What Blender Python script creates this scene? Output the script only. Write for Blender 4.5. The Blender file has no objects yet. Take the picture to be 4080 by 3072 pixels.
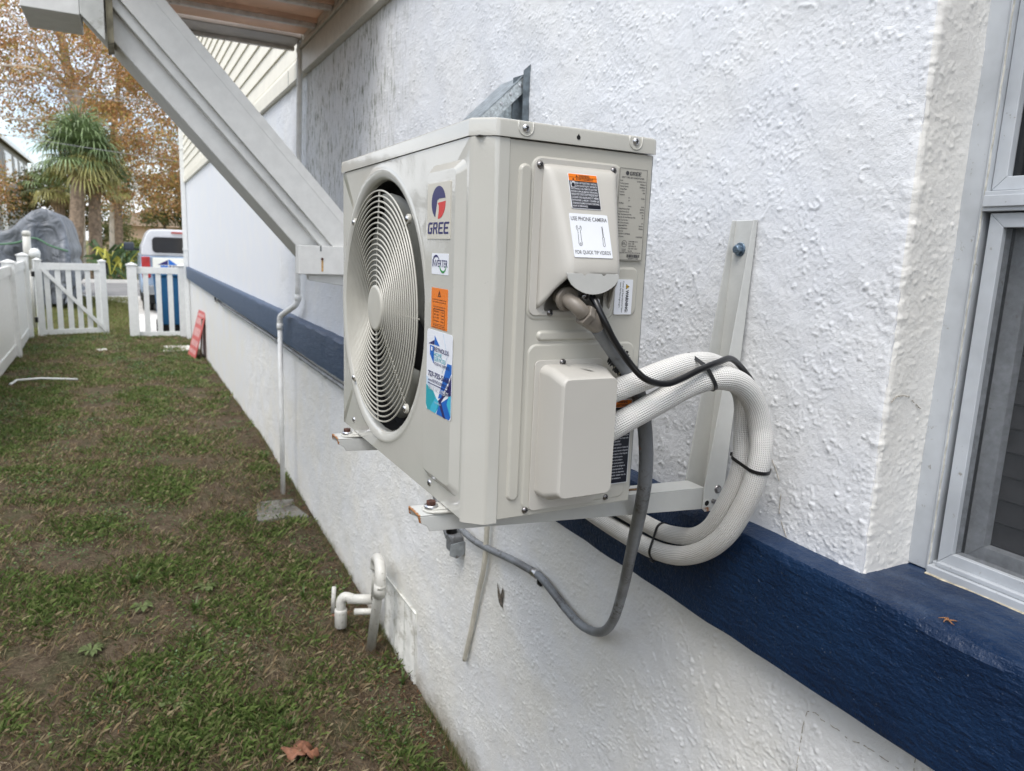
import bpy, bmesh, math, random
import numpy as np
from mathutils import Vector, Matrix, noise as mnoise
R=math.radians
random.seed(7); rng=np.random.default_rng(7)
scene=bpy.context.scene
COL=scene.collection
# ------------------------------------------------------------------ camera, world, sun, exposure
cd=bpy.data.cameras.new("camera"); cam=bpy.data.objects.new("camera",cd); COL.objects.link(cam)
cam.location=(-0.40716627,-0.89504198,0.3790333); cam.rotation_euler=(1.3897221,-0.03934684,-0.48303457)
cd.sensor_width=36; cd.lens=25.48; cd.clip_start=.02; cd.clip_end=600
cd.dof.use_dof=True; cd.dof.focus_distance=1.15; cd.dof.aperture_fstop=8.5
scene.camera=cam
w=bpy.data.worlds.new("World"); scene.world=w; w.use_nodes=True
wn=w.node_tree.nodes; wl=w.node_tree.links
sky=wn.new('ShaderNodeTexSky'); sky.sky_type='NISHITA'; sky.sun_disc=False
SUN_EL,SUN_AZ=60,-128      # azimuth: direction towards the sun measured from +y, clockwise to +x
sky.sun_elevation=R(SUN_EL); sky.sun_rotation=R(SUN_AZ); sky.dust_density=1.5; sky.air_density=1.0; sky.ozone_density=.8
wtc=wn.new('ShaderNodeTexCoord'); wmp=wn.new('ShaderNodeMapping'); wl.new(wtc.outputs['Generated'],wmp.inputs[0]); wmp.inputs['Scale'].default_value=(1,1,2.2)
wno=wn.new('ShaderNodeTexNoise'); wl.new(wmp.outputs[0],wno.inputs['Vector']); wno.inputs['Scale'].default_value=2.6; wno.inputs['Detail'].default_value=6; wno.inputs['Roughness'].default_value=.55
wr=wn.new('ShaderNodeMapRange'); wl.new(wno.outputs[0],wr.inputs[0]); wr.inputs[1].default_value=.36; wr.inputs[2].default_value=.56
wmx=wn.new('ShaderNodeMix'); wmx.data_type='RGBA'; wl.new(wr.outputs[0],wmx.inputs[0]); wl.new(sky.outputs[0],wmx.inputs[6]); wmx.inputs[7].default_value=(6.3,6.5,6.8,1)   # broken cloud
wl.new(wmx.outputs[2],wn['Background'].inputs[0]); wn['Background'].inputs[1].default_value=.14
sd=bpy.data.lights.new("sun",'SUN'); sd.energy=1.2; sd.angle=R(32); sd.color=(1,.97,.93)
sun=bpy.data.objects.new("sun",sd); COL.objects.link(sun)
d=Vector((math.sin(R(SUN_AZ))*math.cos(R(SUN_EL)),math.cos(R(SUN_AZ))*math.cos(R(SUN_EL)),math.sin(R(SUN_EL))))
sun.rotation_euler=d.to_track_quat('Z','Y').to_euler()
vs=scene.view_settings; vs.view_transform='Standard'; vs.look='None'; vs.gamma=1; vs.exposure=.97

# ------------------------------------------------------------------ helpers
def tag(o,label=None,cat=None,group=None,kind=None):
    if label:o['label']=label
    if cat:o['category']=cat
    if group:o['group']=group
    if kind:o['kind']=kind
    return o
def empty(name,loc,label,cat,group=None):
    o=bpy.data.objects.new(name,None); o.location=loc; o.empty_display_size=.05; COL.objects.link(o)
    return tag(o,label,cat,group)
def link(name,me,mat=None,parent=None):
    o=bpy.data.objects.new(name,me); COL.objects.link(o)
    if mat is not None:
        for m in (mat if isinstance(mat,(list,tuple)) else [mat]): me.materials.append(m)
    if parent is not None:
        o.parent=parent
        p=parent; t=Vector((0,0,0))
        while p is not None: t+=p.location; p=p.parent
        o.location=-t   # mesh data are in world space
        if parent.parent is not None or parent.type!='EMPTY':
            o.location=-t
    return o
class MB:
    def __init__(s): s.v=[]; s.f=[]; s.mi=[]; s.uv=None
    def add(s,vs,fs,mi=0):
        b=len(s.v); s.v+= [tuple(p) for p in vs]; s.f+=[tuple(b+i for i in f) for f in fs]; s.mi+=[mi]*len(fs); return s
    def box(s,x0,x1,y0,y1,z0,z1,mi=0):
        v=[(x0,y0,z0),(x1,y0,z0),(x1,y1,z0),(x0,y1,z0),(x0,y0,z1),(x1,y0,z1),(x1,y1,z1),(x0,y1,z1)]
        return s.add(v,[(0,3,2,1),(4,5,6,7),(0,1,5,4),(1,2,6,5),(2,3,7,6),(3,0,4,7)],mi)
    def prism(s,pts,a,b,mi=0):
        """pts: list of 3D points of one cap; a,b vectors offset for the two caps"""
        n=len(pts); a=Vector(a); b=Vector(b)
        v=[Vector(p)+a for p in pts]+[Vector(p)+b for p in pts]
        f=[tuple(range(n))[::-1],tuple(range(n,2*n))]+[(i,(i+1)%n,n+(i+1)%n,n+i) for i in range(n)]
        return s.add(v,f,mi)
    def frustum(s,base,top,mi=0):
        n=len(base); v=list(base)+list(top)
        return s.add(v,[tuple(range(n))[::-1],tuple(range(n,2*n))]+[(i,(i+1)%n,n+(i+1)%n,n+i) for i in range(n)],mi)
    def lathe(s,prof,axis_o,axis,seg=48,mi=0,closed=False):
        """prof: (r,h) along axis"""
        ax=Vector(axis).normalized(); t=ax.orthogonal().normalized(); u=ax.cross(t); o=Vector(axis_o)
        v=[];n=len(prof)
        for k in range(seg):
            a=2*math.pi*k/seg; dd=t*math.cos(a)+u*math.sin(a)
            for r,h in prof: v.append(o+dd*r+ax*h)
        f=[]
        for k in range(seg):
            k2=(k+1)%seg
            for j in range(n-1): f.append((k*n+j,k2*n+j,k2*n+j+1,k*n+j+1))
        if closed:
            f.append(tuple(k*n for k in range(seg))[::-1]); f.append(tuple(k*n+n-1 for k in range(seg)))
        return s.add(v,f,mi)
    def tube(s,pts,r,seg=12,cap=True,mi=0,uvs=None,sy=1.0):
        P=[Vector(p) for p in pts]; n=len(P)
        rr=r if isinstance(r,(list,tuple)) else [r]*n
        T=[(P[min(i+1,n-1)]-P[max(i-1,0)]).normalized() for i in range(n)]
        N=T[0].orthogonal().normalized(); v=[]
        L=0
        for i in range(n):
            N=(N-T[i]*N.dot(T[i])).normalized(); B=T[i].cross(N)
            if i: L+=(P[i]-P[i-1]).length
            for k in range(seg):
                a=2*math.pi*k/seg; v.append(P[i]+(N*math.cos(a)+B*math.sin(a)*sy)*rr[i])
        f=[]
        for i in range(n-1):
            for k in range(seg):
                k2=(k+1)%seg; f.append((i*seg+k,i*seg+k2,(i+1)*seg+k2,(i+1)*seg+k))
        if cap: f.append(tuple(range(seg))[::-1]); f.append(tuple((n-1)*seg+k for k in range(seg)))
        return s.add(v,f,mi)
    def mesh(s,name,smooth=None):
        me=bpy.data.meshes.new(name); me.from_pydata([tuple(p) for p in s.v],[],s.f); 
        for p,m in zip(me.polygons,s.mi): p.material_index=m
        if smooth is not None: me.shade_smooth() if smooth is True else None
        me.update(); return me
    def build(s,name,mat,parent=None,smooth=None,bevel=None,seg=2,angle=35,recalc=True):
        me=s.mesh(name)
        if recalc:
            bm=bmesh.new(); bm.from_mesh(me); bmesh.ops.recalc_face_normals(bm,faces=bm.faces); bm.to_mesh(me); bm.free()
        o=link(name,me,mat,parent)
        if smooth: me.shade_smooth()
        if bevel:
            m=o.modifiers.new('bevel','BEVEL'); m.width=bevel; m.segments=seg; m.limit_method='ANGLE'; m.angle_limit=R(angle)
            me.shade_smooth(); wm=o.modifiers.new('wn','WEIGHTED_NORMAL'); wm.keep_sharp=False
        elif smooth=='auto' or (smooth and smooth!=True): pass
        return o
def autosmooth(o,ang=35):
    me=o.data; me.shade_smooth()
    bm=bmesh.new(); bm.from_mesh(me)
    for e in bm.edges:
        if len(e.link_faces)==2 and e.calc_face_angle(0)>R(ang): e.smooth=False
    bm.to_mesh(me); bm.free(); m=o.modifiers.new('wn','WEIGHTED_NORMAL'); m.keep_sharp=True; m.weight=80; return o
def spline(pts,n=8):
    """Catmull-Rom through 3D points"""
    P=[Vector(p) for p in pts]; P=[P[0]*2-P[1]]+P+[P[-1]*2-P[-2]]; out=[]
    for i in range(1,len(P)-2):
        for k in range(n):
            t=k/n; a,b,c,e=P[i-1],P[i],P[i+1],P[i+2]
            out.append(.5*((2*b)+(c-a)*t+(2*a-5*b+4*c-e)*t*t+(3*b-a-3*c+e)*t**3))
    out.append(P[-2]); return out
def rrect(w,h,r,n=5):
    r=min(r,w/2-1e-5,h/2-1e-5); o=[]
    for cx,cy,a0 in ((w-r,h-r,0),(r,h-r,90),(r,r,180),(w-r,r,270)):
        for k in range(n+1):
            a=R(a0+90*k/n); o.append((cx+r*math.cos(a),cy+r*math.sin(a)))
    return o
class Frame:
    def __init__(s,o,right,up):
        s.o=Vector(o); s.r=Vector(right).normalized(); s.u=Vector(up).normalized(); s.n=s.r.cross(s.u).normalized()
    def p(s,a,b,c=0): return s.o+s.r*a+s.u*b+s.n*c
def plate(mb,F,x,y,w_,h_,t,rad=.003,z=0,mi=0,n=5):
    pts=[F.p(x+a,y+b,z) for a,b in rrect(w_,h_,rad,n)]
    return mb.prism(pts,(0,0,0),F.n*t,mi)
def flat(mb,F,pts,z,t=.0002,mi=0):
    return mb.prism([F.p(a,b,z) for a,b in pts],(0,0,0),F.n*t,mi)
_tc={}
def text_geo(s,off=0.0):
    k=(s,off)
    if k in _tc: return _tc[k]
    c=bpy.data.curves.new('t','FONT'); c.body=s; c.size=1; c.offset=off; c.resolution_u=5; c.fill_mode='FRONT'
    o=bpy.data.objects.new('t',c); COL.objects.link(o)
    dg=bpy.context.evaluated_depsgraph_get(); me=bpy.data.meshes.new_from_object(o.evaluated_get(dg))
    v=[tuple(p.co) for p in me.vertices]; f=[tuple(p.vertices) for p in me.polygons]
    bpy.data.objects.remove(o); bpy.data.curves.remove(c); bpy.data.meshes.remove(me)
    _tc[k]=(v,f); return v,f
def text(mb,F,s,x,y,h,w_=None,z=.0008,align='l',off=0.0,mi=0,shear=0):
    """cap height h, optional exact width w_"""
    v,f=text_geo(s,off)
    if not v: return
    x0=min(p[0] for p in v); x1=max(p[0] for p in v); sc=h/.70
    sx=sc if w_ is None else w_/(x1-x0)
    W=(x1-x0)*sx; ox={'l':0,'c':-W/2,'r':-W}[align]
    mb.add([F.p(x+ox+(p[0]-x0)*sx+shear*p[1]*sc,y+p[1]*sc,z) for p in v],f,mi)
# ------------------------------------------------------------------ materials
class NT:
    def __init__(s,name):
        s.m=bpy.data.materials.new(name); s.m.use_nodes=True; s.n=s.m.node_tree.nodes; s.l=s.m.node_tree.links; s.b=s.n['Principled BSDF']
        s.tc=None
    def node(s,t,**k):
        x=s.n.new(t)
        for a,b in k.items():
            setattr(x,a,b)
        return x
    def val(s,x,i,v):
        if isinstance(v,bpy.types.NodeSocket): s.l.new(v,x.inputs[i])
        else: x.inputs[i].default_value=v
    def coord(s,out='Object',scale=None):
        if s.tc is None: s.tc=s.node('ShaderNodeTexCoord')
        o=s.tc.outputs[out]
        if scale is not None:
            m=s.node('ShaderNodeMapping'); s.l.new(o,m.inputs[0]); m.inputs['Scale'].default_value=scale; o=m.outputs[0]
        return o
    def noise(s,scale,detail=2,rough=.5,vec=None,dist=0):
        x=s.node('ShaderNodeTexNoise'); s.l.new(vec if vec is not None else s.coord(),x.inputs['Vector'])
        x.inputs['Scale'].default_value=scale; x.inputs['Detail'].default_value=detail; x.inputs['Roughness'].default_value=rough; x.inputs['Distortion'].default_value=dist
        return x.outputs[0]
    def voro(s,scale,vec=None,feature='F1'):
        x=s.node('ShaderNodeTexVoronoi',feature=feature); s.l.new(vec if vec is not None else s.coord(),x.inputs['Vector']); x.inputs['Scale'].default_value=scale
        return x.outputs[0]
    def rng(s,v,a,b,c=0,d=1,smooth=True):
        x=s.node('ShaderNodeMapRange',interpolation_type='SMOOTHSTEP' if smooth else 'LINEAR'); s.val(x,0,v)
        for i,k in enumerate((a,b,c,d)): s.val(x,i+1,k)
        return x.outputs[0]
    def math(s,op,a,b=0,c=None):
        x=s.node('ShaderNodeMath',operation=op); s.val(x,0,a); s.val(x,1,b)
        if c is not None: s.val(x,2,c)
        return x.outputs[0]
    def mix(s,f,a,b):
        x=s.node('ShaderNodeMix',data_type='RGBA'); s.val(x,0,f)
        for i,k in ((6,a),(7,b)):
            s.val(x,i,k if isinstance(k,bpy.types.NodeSocket) else (*k,1))
        return x.outputs[2]
    def xyz(s):
        x=s.node('ShaderNodeSeparateXYZ'); s.l.new(s.coord(),x.inputs[0]); return x.outputs
    def bump(s,h,dist=.002,strength=1,norm=None):
        x=s.node('ShaderNodeBump'); x.inputs['Distance'].default_value=dist; x.inputs['Strength'].default_value=strength; s.l.new(h,x.inputs['Height'])
        if norm is not None: s.l.new(norm,x.inputs['Normal'])
        return x.outputs[0]
    def out(s,color=None,rough=None,normal=None,metal=0,spec=None,coat=None):
        if color is not None: s.val(s.b,'Base Color',color if isinstance(color,bpy.types.NodeSocket) else (*color,1))
        if rough is not None: s.val(s.b,'Roughness',rough)
        if normal is not None: s.l.new(normal,s.b.inputs['Normal'])
        s.b.inputs['Metallic'].default_value=metal
        if spec is not None: s.b.inputs['Specular IOR Level'].default_value=spec
        if coat is not None: s.b.inputs['Coat Weight'].default_value=coat; s.b.inputs['Coat Roughness'].default_value=.08
        return s.m
def plain(name,c,rough=.5,metal=0,var=.12,vs=20,bump=None,spec=None,dirt=None):
    t=NT(name); n=t.noise(vs,4,.6)
    a=tuple(k*(1-var) for k in c); b=tuple(min(1,k*(1+var)) for k in c)
    col=t.mix(t.rng(n,.3,.7),a,b)
    if dirt:
        col=t.mix(t.math('MULTIPLY',t.rng(t.noise(dirt[2],5,.7),dirt[3],dirt[3]+.08),dirt[1]),col,dirt[0])
    nm=None
    if bump: nm=t.bump(t.noise(bump[0],3,.6),bump[1])
    return t.out(col,rough,nm,metal,spec)
def stucco(name,base,warm,flow=1.0,grime=True,gs=1.0,dn=0.0):
    t=NT(name)
    vec=t.coord()
    big=t.noise(5,2,.5)
    fine=t.noise(520,3,.65); med=t.noise(110,4,.65)
    h=t.math('ADD',t.math('MULTIPLY',fine,.7),t.math('MULTIPLY',med,1.0))
    nrm=t.bump(h,.0014*min(flow,1.2),1)
    x,y,z=t.xyz()
    col=t.mix(t.rng(t.noise(3.2,4,.6),.35,.7),base,warm)
    # tiny dirt specks caught on the texture
    col=t.mix(t.math('MULTIPLY',t.rng(t.noise(160,3,.6),.70,.76),.5),col,(.20,.17,.13))
    if grime:
        # mildew streaks running down below the awning channel
        sv=t.coord(scale=(1,1,.26)); st=t.rng(t.noise(48,6,.75,vec=sv),.50,.62)
        area=t.math('MULTIPLY',t.rng(y,1.6,2.5),t.rng(y,3.5,4.1,1,0))
        area=t.math('MULTIPLY',area,t.rng(z,.1,.9))
        patch=t.rng(t.noise(3.2,4,.65),.30,.50)
        col=t.mix(t.math('MULTIPLY',t.math('MULTIPLY',t.math('MULTIPLY',st,area),patch),.92),col,(.20,.215,.165))
        # soil splash at the foot of the wall
        zz=t.math('MULTIPLY_ADD',t.noise(9,4,.7),.16,z)
        col=t.mix(t.math('MULTIPLY',t.rng(zz,-1.36,-1.20,1,0),.9),col,(.25,.22,.165))
    return t.out(col,.80,nrm,0,.22)
def box_grime(name,c,rough,rust=False):
    t=NT(name); x,y,z=t.xyz()
    col=t.mix(t.rng(t.noise(14,4,.6),.3,.7),tuple(k*.93 for k in c),c)
    if rust:
        n=t.noise(60,5,.7)
        tip=t.math('ADD',t.rng(x,-.0465,-.0330,1.5,0),t.rng(z,-.075,-.040,.62,0))
        m=t.rng(t.math('MULTIPLY_ADD',n,1.0,t.math('MULTIPLY',tip,.42)),.78,.92)
        col=t.mix(m,col,(.30,.12,.03))
    return t.out(col,rough,t.bump(t.noise(60,3,.6),.0006),0,.4)
def unitpaint(name,c,rough,peel):
    t=NT(name)
    col=t.mix(t.rng(t.noise(4,3,.5),.3,.7),tuple(k*.97 for k in c),tuple(k*1.03 for k in c))
    col=t.mix(t.math('MULTIPLY',t.rng(t.noise(55,4,.75,dist=.5),.70,.76),.35),col,(.25,.23,.2))
    n1=t.noise(230,2,.5)
    n=t.bump(n1,peel); n=t.bump(t.noise(11,2,.5),peel*9,1,n)
    return t.out(col,rough,n,0,.5 if rough>.1 else .95)
M={}
M['stucco']=stucco('stucco_white',(.735,.75,.775),(.76,.765,.765),1.0)
M['stucco_low']=stucco('stucco_lower',(.76,.765,.76),(.77,.755,.70),1.8,True,.62,.03)  # warmer white than above: ground bounce tinted into the lower wall colour
M['stucco_reveal']=stucco('stucco_reveal_warm_cream',(.77,.76,.73),(.76,.745,.70),.62,False,1.0,-.02)  # cream paint on the reveal, its colour warmed further for ground bounce
def bluem():
    t=NT('navy_masonry_paint')
    h=t.noise(120,3,.6); h2=t.noise(35,3,.6,vec=t.coord(scale=(1,.45,1.6)))
    col=t.mix(t.rng(t.noise(8,4,.6),.3,.7),(.0030,.016,.050),(.0055,.025,.072))
    col=t.mix(t.math('MULTIPLY',t.rng(t.noise(190,3,.6),.68,.74),.6),col,(.20,.22,.25))
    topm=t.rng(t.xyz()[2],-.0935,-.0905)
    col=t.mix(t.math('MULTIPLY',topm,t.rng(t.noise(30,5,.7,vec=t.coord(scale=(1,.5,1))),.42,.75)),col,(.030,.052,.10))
    col=t.mix(t.math('MULTIPLY',t.rng(t.xyz()[1],1.0,3.5),.9),col,(.042,.078,.145))  # far stretch made paler: haze and sky sheen painted in, with some fading
    return t.out(col,.42,t.bump(t.math('ADD',h,t.math('MULTIPLY',h2,1.6)),.0028,1),0,.42)
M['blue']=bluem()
PC=(.50,.485,.435)
M['unit']=unitpaint('glossy_beige_enamel',(.55,.54,.49),.07,.00012)
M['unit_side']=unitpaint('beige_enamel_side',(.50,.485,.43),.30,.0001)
M['plastic']=unitpaint('beige_plastic',(.52,.50,.455),.42,.00008)
M['grille']=plain('beige_wire_coating',(.50,.485,.425),.32,var=.04)
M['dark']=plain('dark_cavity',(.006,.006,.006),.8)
M['fan']=plain('fan_plastic',(.14,.14,.12),.5)
M['coil']=plain('coil_fins',(.30,.31,.31),.5,.4,bump=(900,.001))
M['black']=plain('black_rubber',(.008,.008,.009),.28,var=.2)
M['tie']=plain('black_nylon',(.010,.010,.011),.35)
M['steel']=plain('zinc_screw',(.55,.55,.56),.28,1,var=.15,vs=300)
M['darksteel']=plain('dark_screw',(.25,.24,.24),.3,1)
M['rustbolt']=plain('rusted_bolt',(.075,.03,.02),.8,0,var=.5,vs=120,bump=(300,.0008))
M['bracket']=box_grime('bracket_paint',(.56,.565,.54),.38,True)
M['hoodm']=plain('galvanised_sheet',(.36,.40,.42),.42,.75,var=.25,vs=60,bump=(80,.0005))
M['hoodd']=plain('weathered_zinc',(.17,.20,.22),.5,.6,var=.3,vs=40)
M['alu']=plain('white_aluminium',(.46,.485,.51),.45,var=.12,vs=9,dirt=((.20,.18,.14),.7,70,.63))
M['alud']=plain('window_gap',(.10,.11,.11),.6,dirt=((.03,.03,.03),.6,60,.5))
M['caulk']=plain('old_caulk',(.42,.37,.27),.8,var=.4,vs=80,bump=(150,.002))
M['glass']=plain('dark_glass',(.012,.014,.016),.06,var=.3,vs=3)
M['slat']=plain('jalousie_slat',(.028,.026,.027),.4,var=.3)
M['cream']=plain('cream_vinyl',(.82,.78,.66),.45,var=.04,vs=6)
M['trimc']=plain('cream_trim',(.60,.57,.50),.42,var=.06)
M['awn']=plain('awning_pan',(.50,.36,.28),.5,var=.2,vs=5,dirt=((.10,.07,.05),.6,9,.62))
M['awnrib']=plain('awning_rib',(.60,.56,.52),.5,var=.15,dirt=((.12,.10,.08),.7,30,.6))
M['brace']=plain('painted_aluminium_brace',(.66,.66,.64),.42,var=.05,dirt=((.25,.24,.22),.5,50,.70))
M['white']=plain('white_vinyl',(.78,.79,.78),.35,var=.04,dirt=((.35,.36,.28),.35,30,.62))
M['pvc']=plain('white_pvc',(.60,.59,.545),.4,var=.06,dirt=((.20,.18,.12),.6,60,.58))
M['pvcw']=plain('painted_pipe',(.86,.86,.84),.45,var=.07,dirt=((.33,.28,.22),.5,40,.62))
M['tubem']=plain('yellowed_tube',(.62,.59,.50),.35,var=.15,vs=12,dirt=((.40,.20,.07),.5,9,.62))
M['conc']=plain('concrete',(.17,.165,.145),.9,var=.3,vs=12,bump=(60,.004),dirt=((.10,.09,.07),.6,25,.55))
M['concl']=plain('pale_concrete',(.62,.60,.56),.9,var=.12,vs=3,bump=(40,.003))
M['asph']=plain('asphalt',(.21,.205,.20),.9,var=.12,vs=2,bump=(40,.004))
def conduitm():
    t=NT('grey_conduit'); n=t.rng(t.noise(130,5,.7),.50,.60)
    m=t.rng(t.noise(12,3,.6),.44,.58)
    c=t.mix(t.rng(t.noise(9,3,.5),.35,.65),(.13,.135,.14),(.21,.225,.24))
    c=t.mix(t.math('MULTIPLY',n,m),c,(.055,.048,.042))
    c=t.mix(t.math('MULTIPLY',t.rng(t.noise(40,4,.7),.66,.72),.8),c,(.22,.10,.05))
    return t.out(c,.42,t.bump(t.noise(90,4,.6),.0012),0,.5)
M['conduit']=conduitm()
M['taupe']=plain('taupe_plastic',(.20,.175,.145),.38,var=.15,vs=30)
M['foam']=plain('conduit_foam_tear',(.52,.47,.33),.9,var=.3,vs=200)
def braid():
    t=NT('white_braided_sleeve'); uv=t.coord('UV'); s=t.node('ShaderNodeSeparateXYZ'); t.l.new(uv,s.inputs[0])
    a=t.math('SINE',t.math('MULTIPLY',s.outputs[0],2*math.pi*34)); b=t.math('SINE',t.math('MULTIPLY',s.outputs[1],2*math.pi/.0034))
    h=t.math('ADD',t.math('MULTIPLY',a,.5),t.math('MULTIPLY',t.math('MULTIPLY',a,b),.5))
    c=t.mix(t.rng(h,-.9,.3),(.50,.49,.46),(.80,.79,.76))
    c=t.mix(t.math('MULTIPLY',t.rng(t.noise(9,4,.6),.5,.7),.25),c,(.62,.57,.50))
    return t.out(c,.75,t.bump(h,.0008,1),0,.2)
M['braid']=braid()
def soil():
    t=NT('lawn_soil'); x,y,z=t.xyz()
    n=t.noise(14,8,.75); n2=t.noise(90,5,.75); n3=t.noise(2.2,3,.6)
    c=t.mix(t.rng(n,.35,.65),(.060,.042,.028),(.135,.102,.070))
    c=t.mix(t.rng(n2,.48,.62),c,(.17,.135,.092))
    g=t.mix(t.rng(n2,.40,.60),(.035,.050,.018),(.080,.105,.040))
    c=t.mix(t.math('MULTIPLY',t.rng(t.noise(6,5,.7),.46,.62),.5),c,g)
    far=t.rng(y,11,17)
    g2=t.mix(t.rng(t.noise(1.6,6,.75),.42,.58),(.095,.125,.035),(.20,.145,.065))
    c=t.mix(far,c,g2)
    return t.out(c,.95,t.bump(t.math('ADD',n,t.math('MULTIPLY',n2,.5)),.02),0,.15)
M['soil']=soil()
def vcol(name,rough=.6,trans=.0):
    t=NT(name); a=t.node('ShaderNodeVertexColor'); a.layer_name='Col'
    if trans>0:
        tr=t.node('ShaderNodeBsdfTranslucent'); t.l.new(a.outputs[0],tr.inputs[0]); mx=t.node('ShaderNodeMixShader'); mx.inputs[0].default_value=trans
        t.l.new(t.b.outputs[0],mx.inputs[1]); t.l.new(tr.outputs[0],mx.inputs[2]); t.l.new(mx.outputs[0],t.n['Material Output'].inputs[0])
    return t.out(a.outputs[0],rough,None,0,.3)
M['grass']=vcol('grass_blades',.6,.3); M['leaf']=vcol('tree_leaves',.6,.45)
M['bark']=plain('pale_bark',(.66,.60,.52),.9,var=.3,vs=3,bump=(8,.05))
M['palmbark']=plain('palm_trunk',(.27,.20,.14),.95,var=.35,vs=8,bump=(14,.05))
M['darkbark']=plain('dark_trunk',(.13,.10,.075),.95,var=.3,vs=5,bump=(10,.05))
M['deadleaf']=plain('dead_leaf',(.20,.085,.045),.7,var=.3,vs=60)
def solid(name,c,rough=.35): return plain(name,c,rough,var=.02)
S={k:solid('print_'+k,c) for k,c in dict(white=(.80,.82,.86),navy=(.022,.020,.12),red=(.62,.035,.03),blue=(.01,.13,.50),teal=(.02,.36,.42),cyan=(.05,.45,.62),orange=(.80,.20,.015),black=(.012,.013,.02),grey=(.06,.06,.065),green=(.02,.25,.05),yellow=(.75,.50,.02),silver=(.60,.57,.49),pale=(.55,.68,.80),ltext=(.62,.63,.66)).items()}

# ------------------------------------------------------------------ ground
GY=[(-6,-1.46),(1.2,-1.44),(1.7,-1.415),(2.1,-1.40),(3.8,-1.335),(5,-1.30),(7,-1.31),(10,-1.35),(14,-1.37),(300,-1.37)]
def gz(x,y):
    z=np.interp(y,[a for a,b in GY],[b for a,b in GY])
    a=max(0,1-max(0,y-12)/6)
    return float(z)+a*(.022*mnoise.noise((x*1.3,y*1.3,0))+.008*mnoise.noise((x*6,y*6,3)))
def ground():
    xs=np.concatenate([[-160,-60,-25,-12,-7],np.linspace(-5,.9,60),[1.5,3,6,12,30,160]])
    ys=np.concatenate([[-30,-8,-2],np.linspace(0,14,120),[15,16,18,21,25,32,45,80,160,320]])
    v=[(x,y,gz(x,y)) for y in ys for x in xs]; n=len(xs)
    f=[(j*n+i,j*n+i+1,(j+1)*n+i+1,(j+1)*n+i) for j in range(len(ys)-1) for i in range(n-1)]
    o=MB().add(v,f).build('ground',M['soil'],smooth=True,recalc=False); tag(o,kind='structure')
    o=MB().box(-60,60,23.8,31.0,-1.6,-1.355).build('road',M['asph']); tag(o,kind='structure')
    o=MB().box(-60,60,31.0,31.5,-1.6,-1.25).box(-60,-1.5,23.45,23.8,-1.6,-1.30).build('kerb',M['concl']); tag(o,kind='structure')
    mb=MB(); mb.prism([(-.32,14.3,-1.36),(5,14.3,-1.36),(5,23.79,-1.36),(-1.6,23.79,-1.36),(-.9,22.3,-1.36),(-.32,20.5,-1.36)],(0,0,-.15),(0,0,.012))
    o=mb.build('driveway',M['concl']); tag(o,kind='structure')
ground()
# ------------------------------------------------------------------ house
XW=.58
def grid_wall(mb,x,y0,y1,z0,z1,ny,nz,amp,seed,edge=.003):
    pass
def rough_box(x0,x1,y0,y1,z0,z1,step,amp,seed):
    """box whose surface is gently uneven: subdivided near part"""
    mb=MB(); mb.box(x0,x1,y0,y1,z0,z1); return mb
house=empty('house',(XW,6.5,-1.4),'white stucco house side with a navy blue ledge and cream siding above','house')
def wavy_strip(name,mat,prof,y0,y1,n,amp,parent,seed):
    """closed profile (x,z) swept along y with hand-trowelled waviness; denser near the camera"""
    t=np.linspace(0,1,n)**1.8; ys=y0+(y1-y0)*t; k=len(prof); v=[]
    for y in ys:
        for j,(x,z) in enumerate(prof):
            a=mnoise.noise((y*9,j*3.1,seed))*amp+mnoise.noise((y*38,j*5.7,seed+9))*amp*.55
            b=mnoise.noise((y*7,j*2.3,seed+4))*amp
            if x>.6: a=b=0
            v.append((x+a,y,z+b))
    f=[tuple(range(k)),tuple((n-1)*k+i for i in range(k))[::-1]]
    for i in range(n-1):
        for j in range(k): f.append((i*k+j,(i+1)*k+j,(i+1)*k+(j+1)%k,i*k+(j+1)%k))
    o=MB().add(v,f).build(name,mat,parent); autosmooth(o,28); return o
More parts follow.
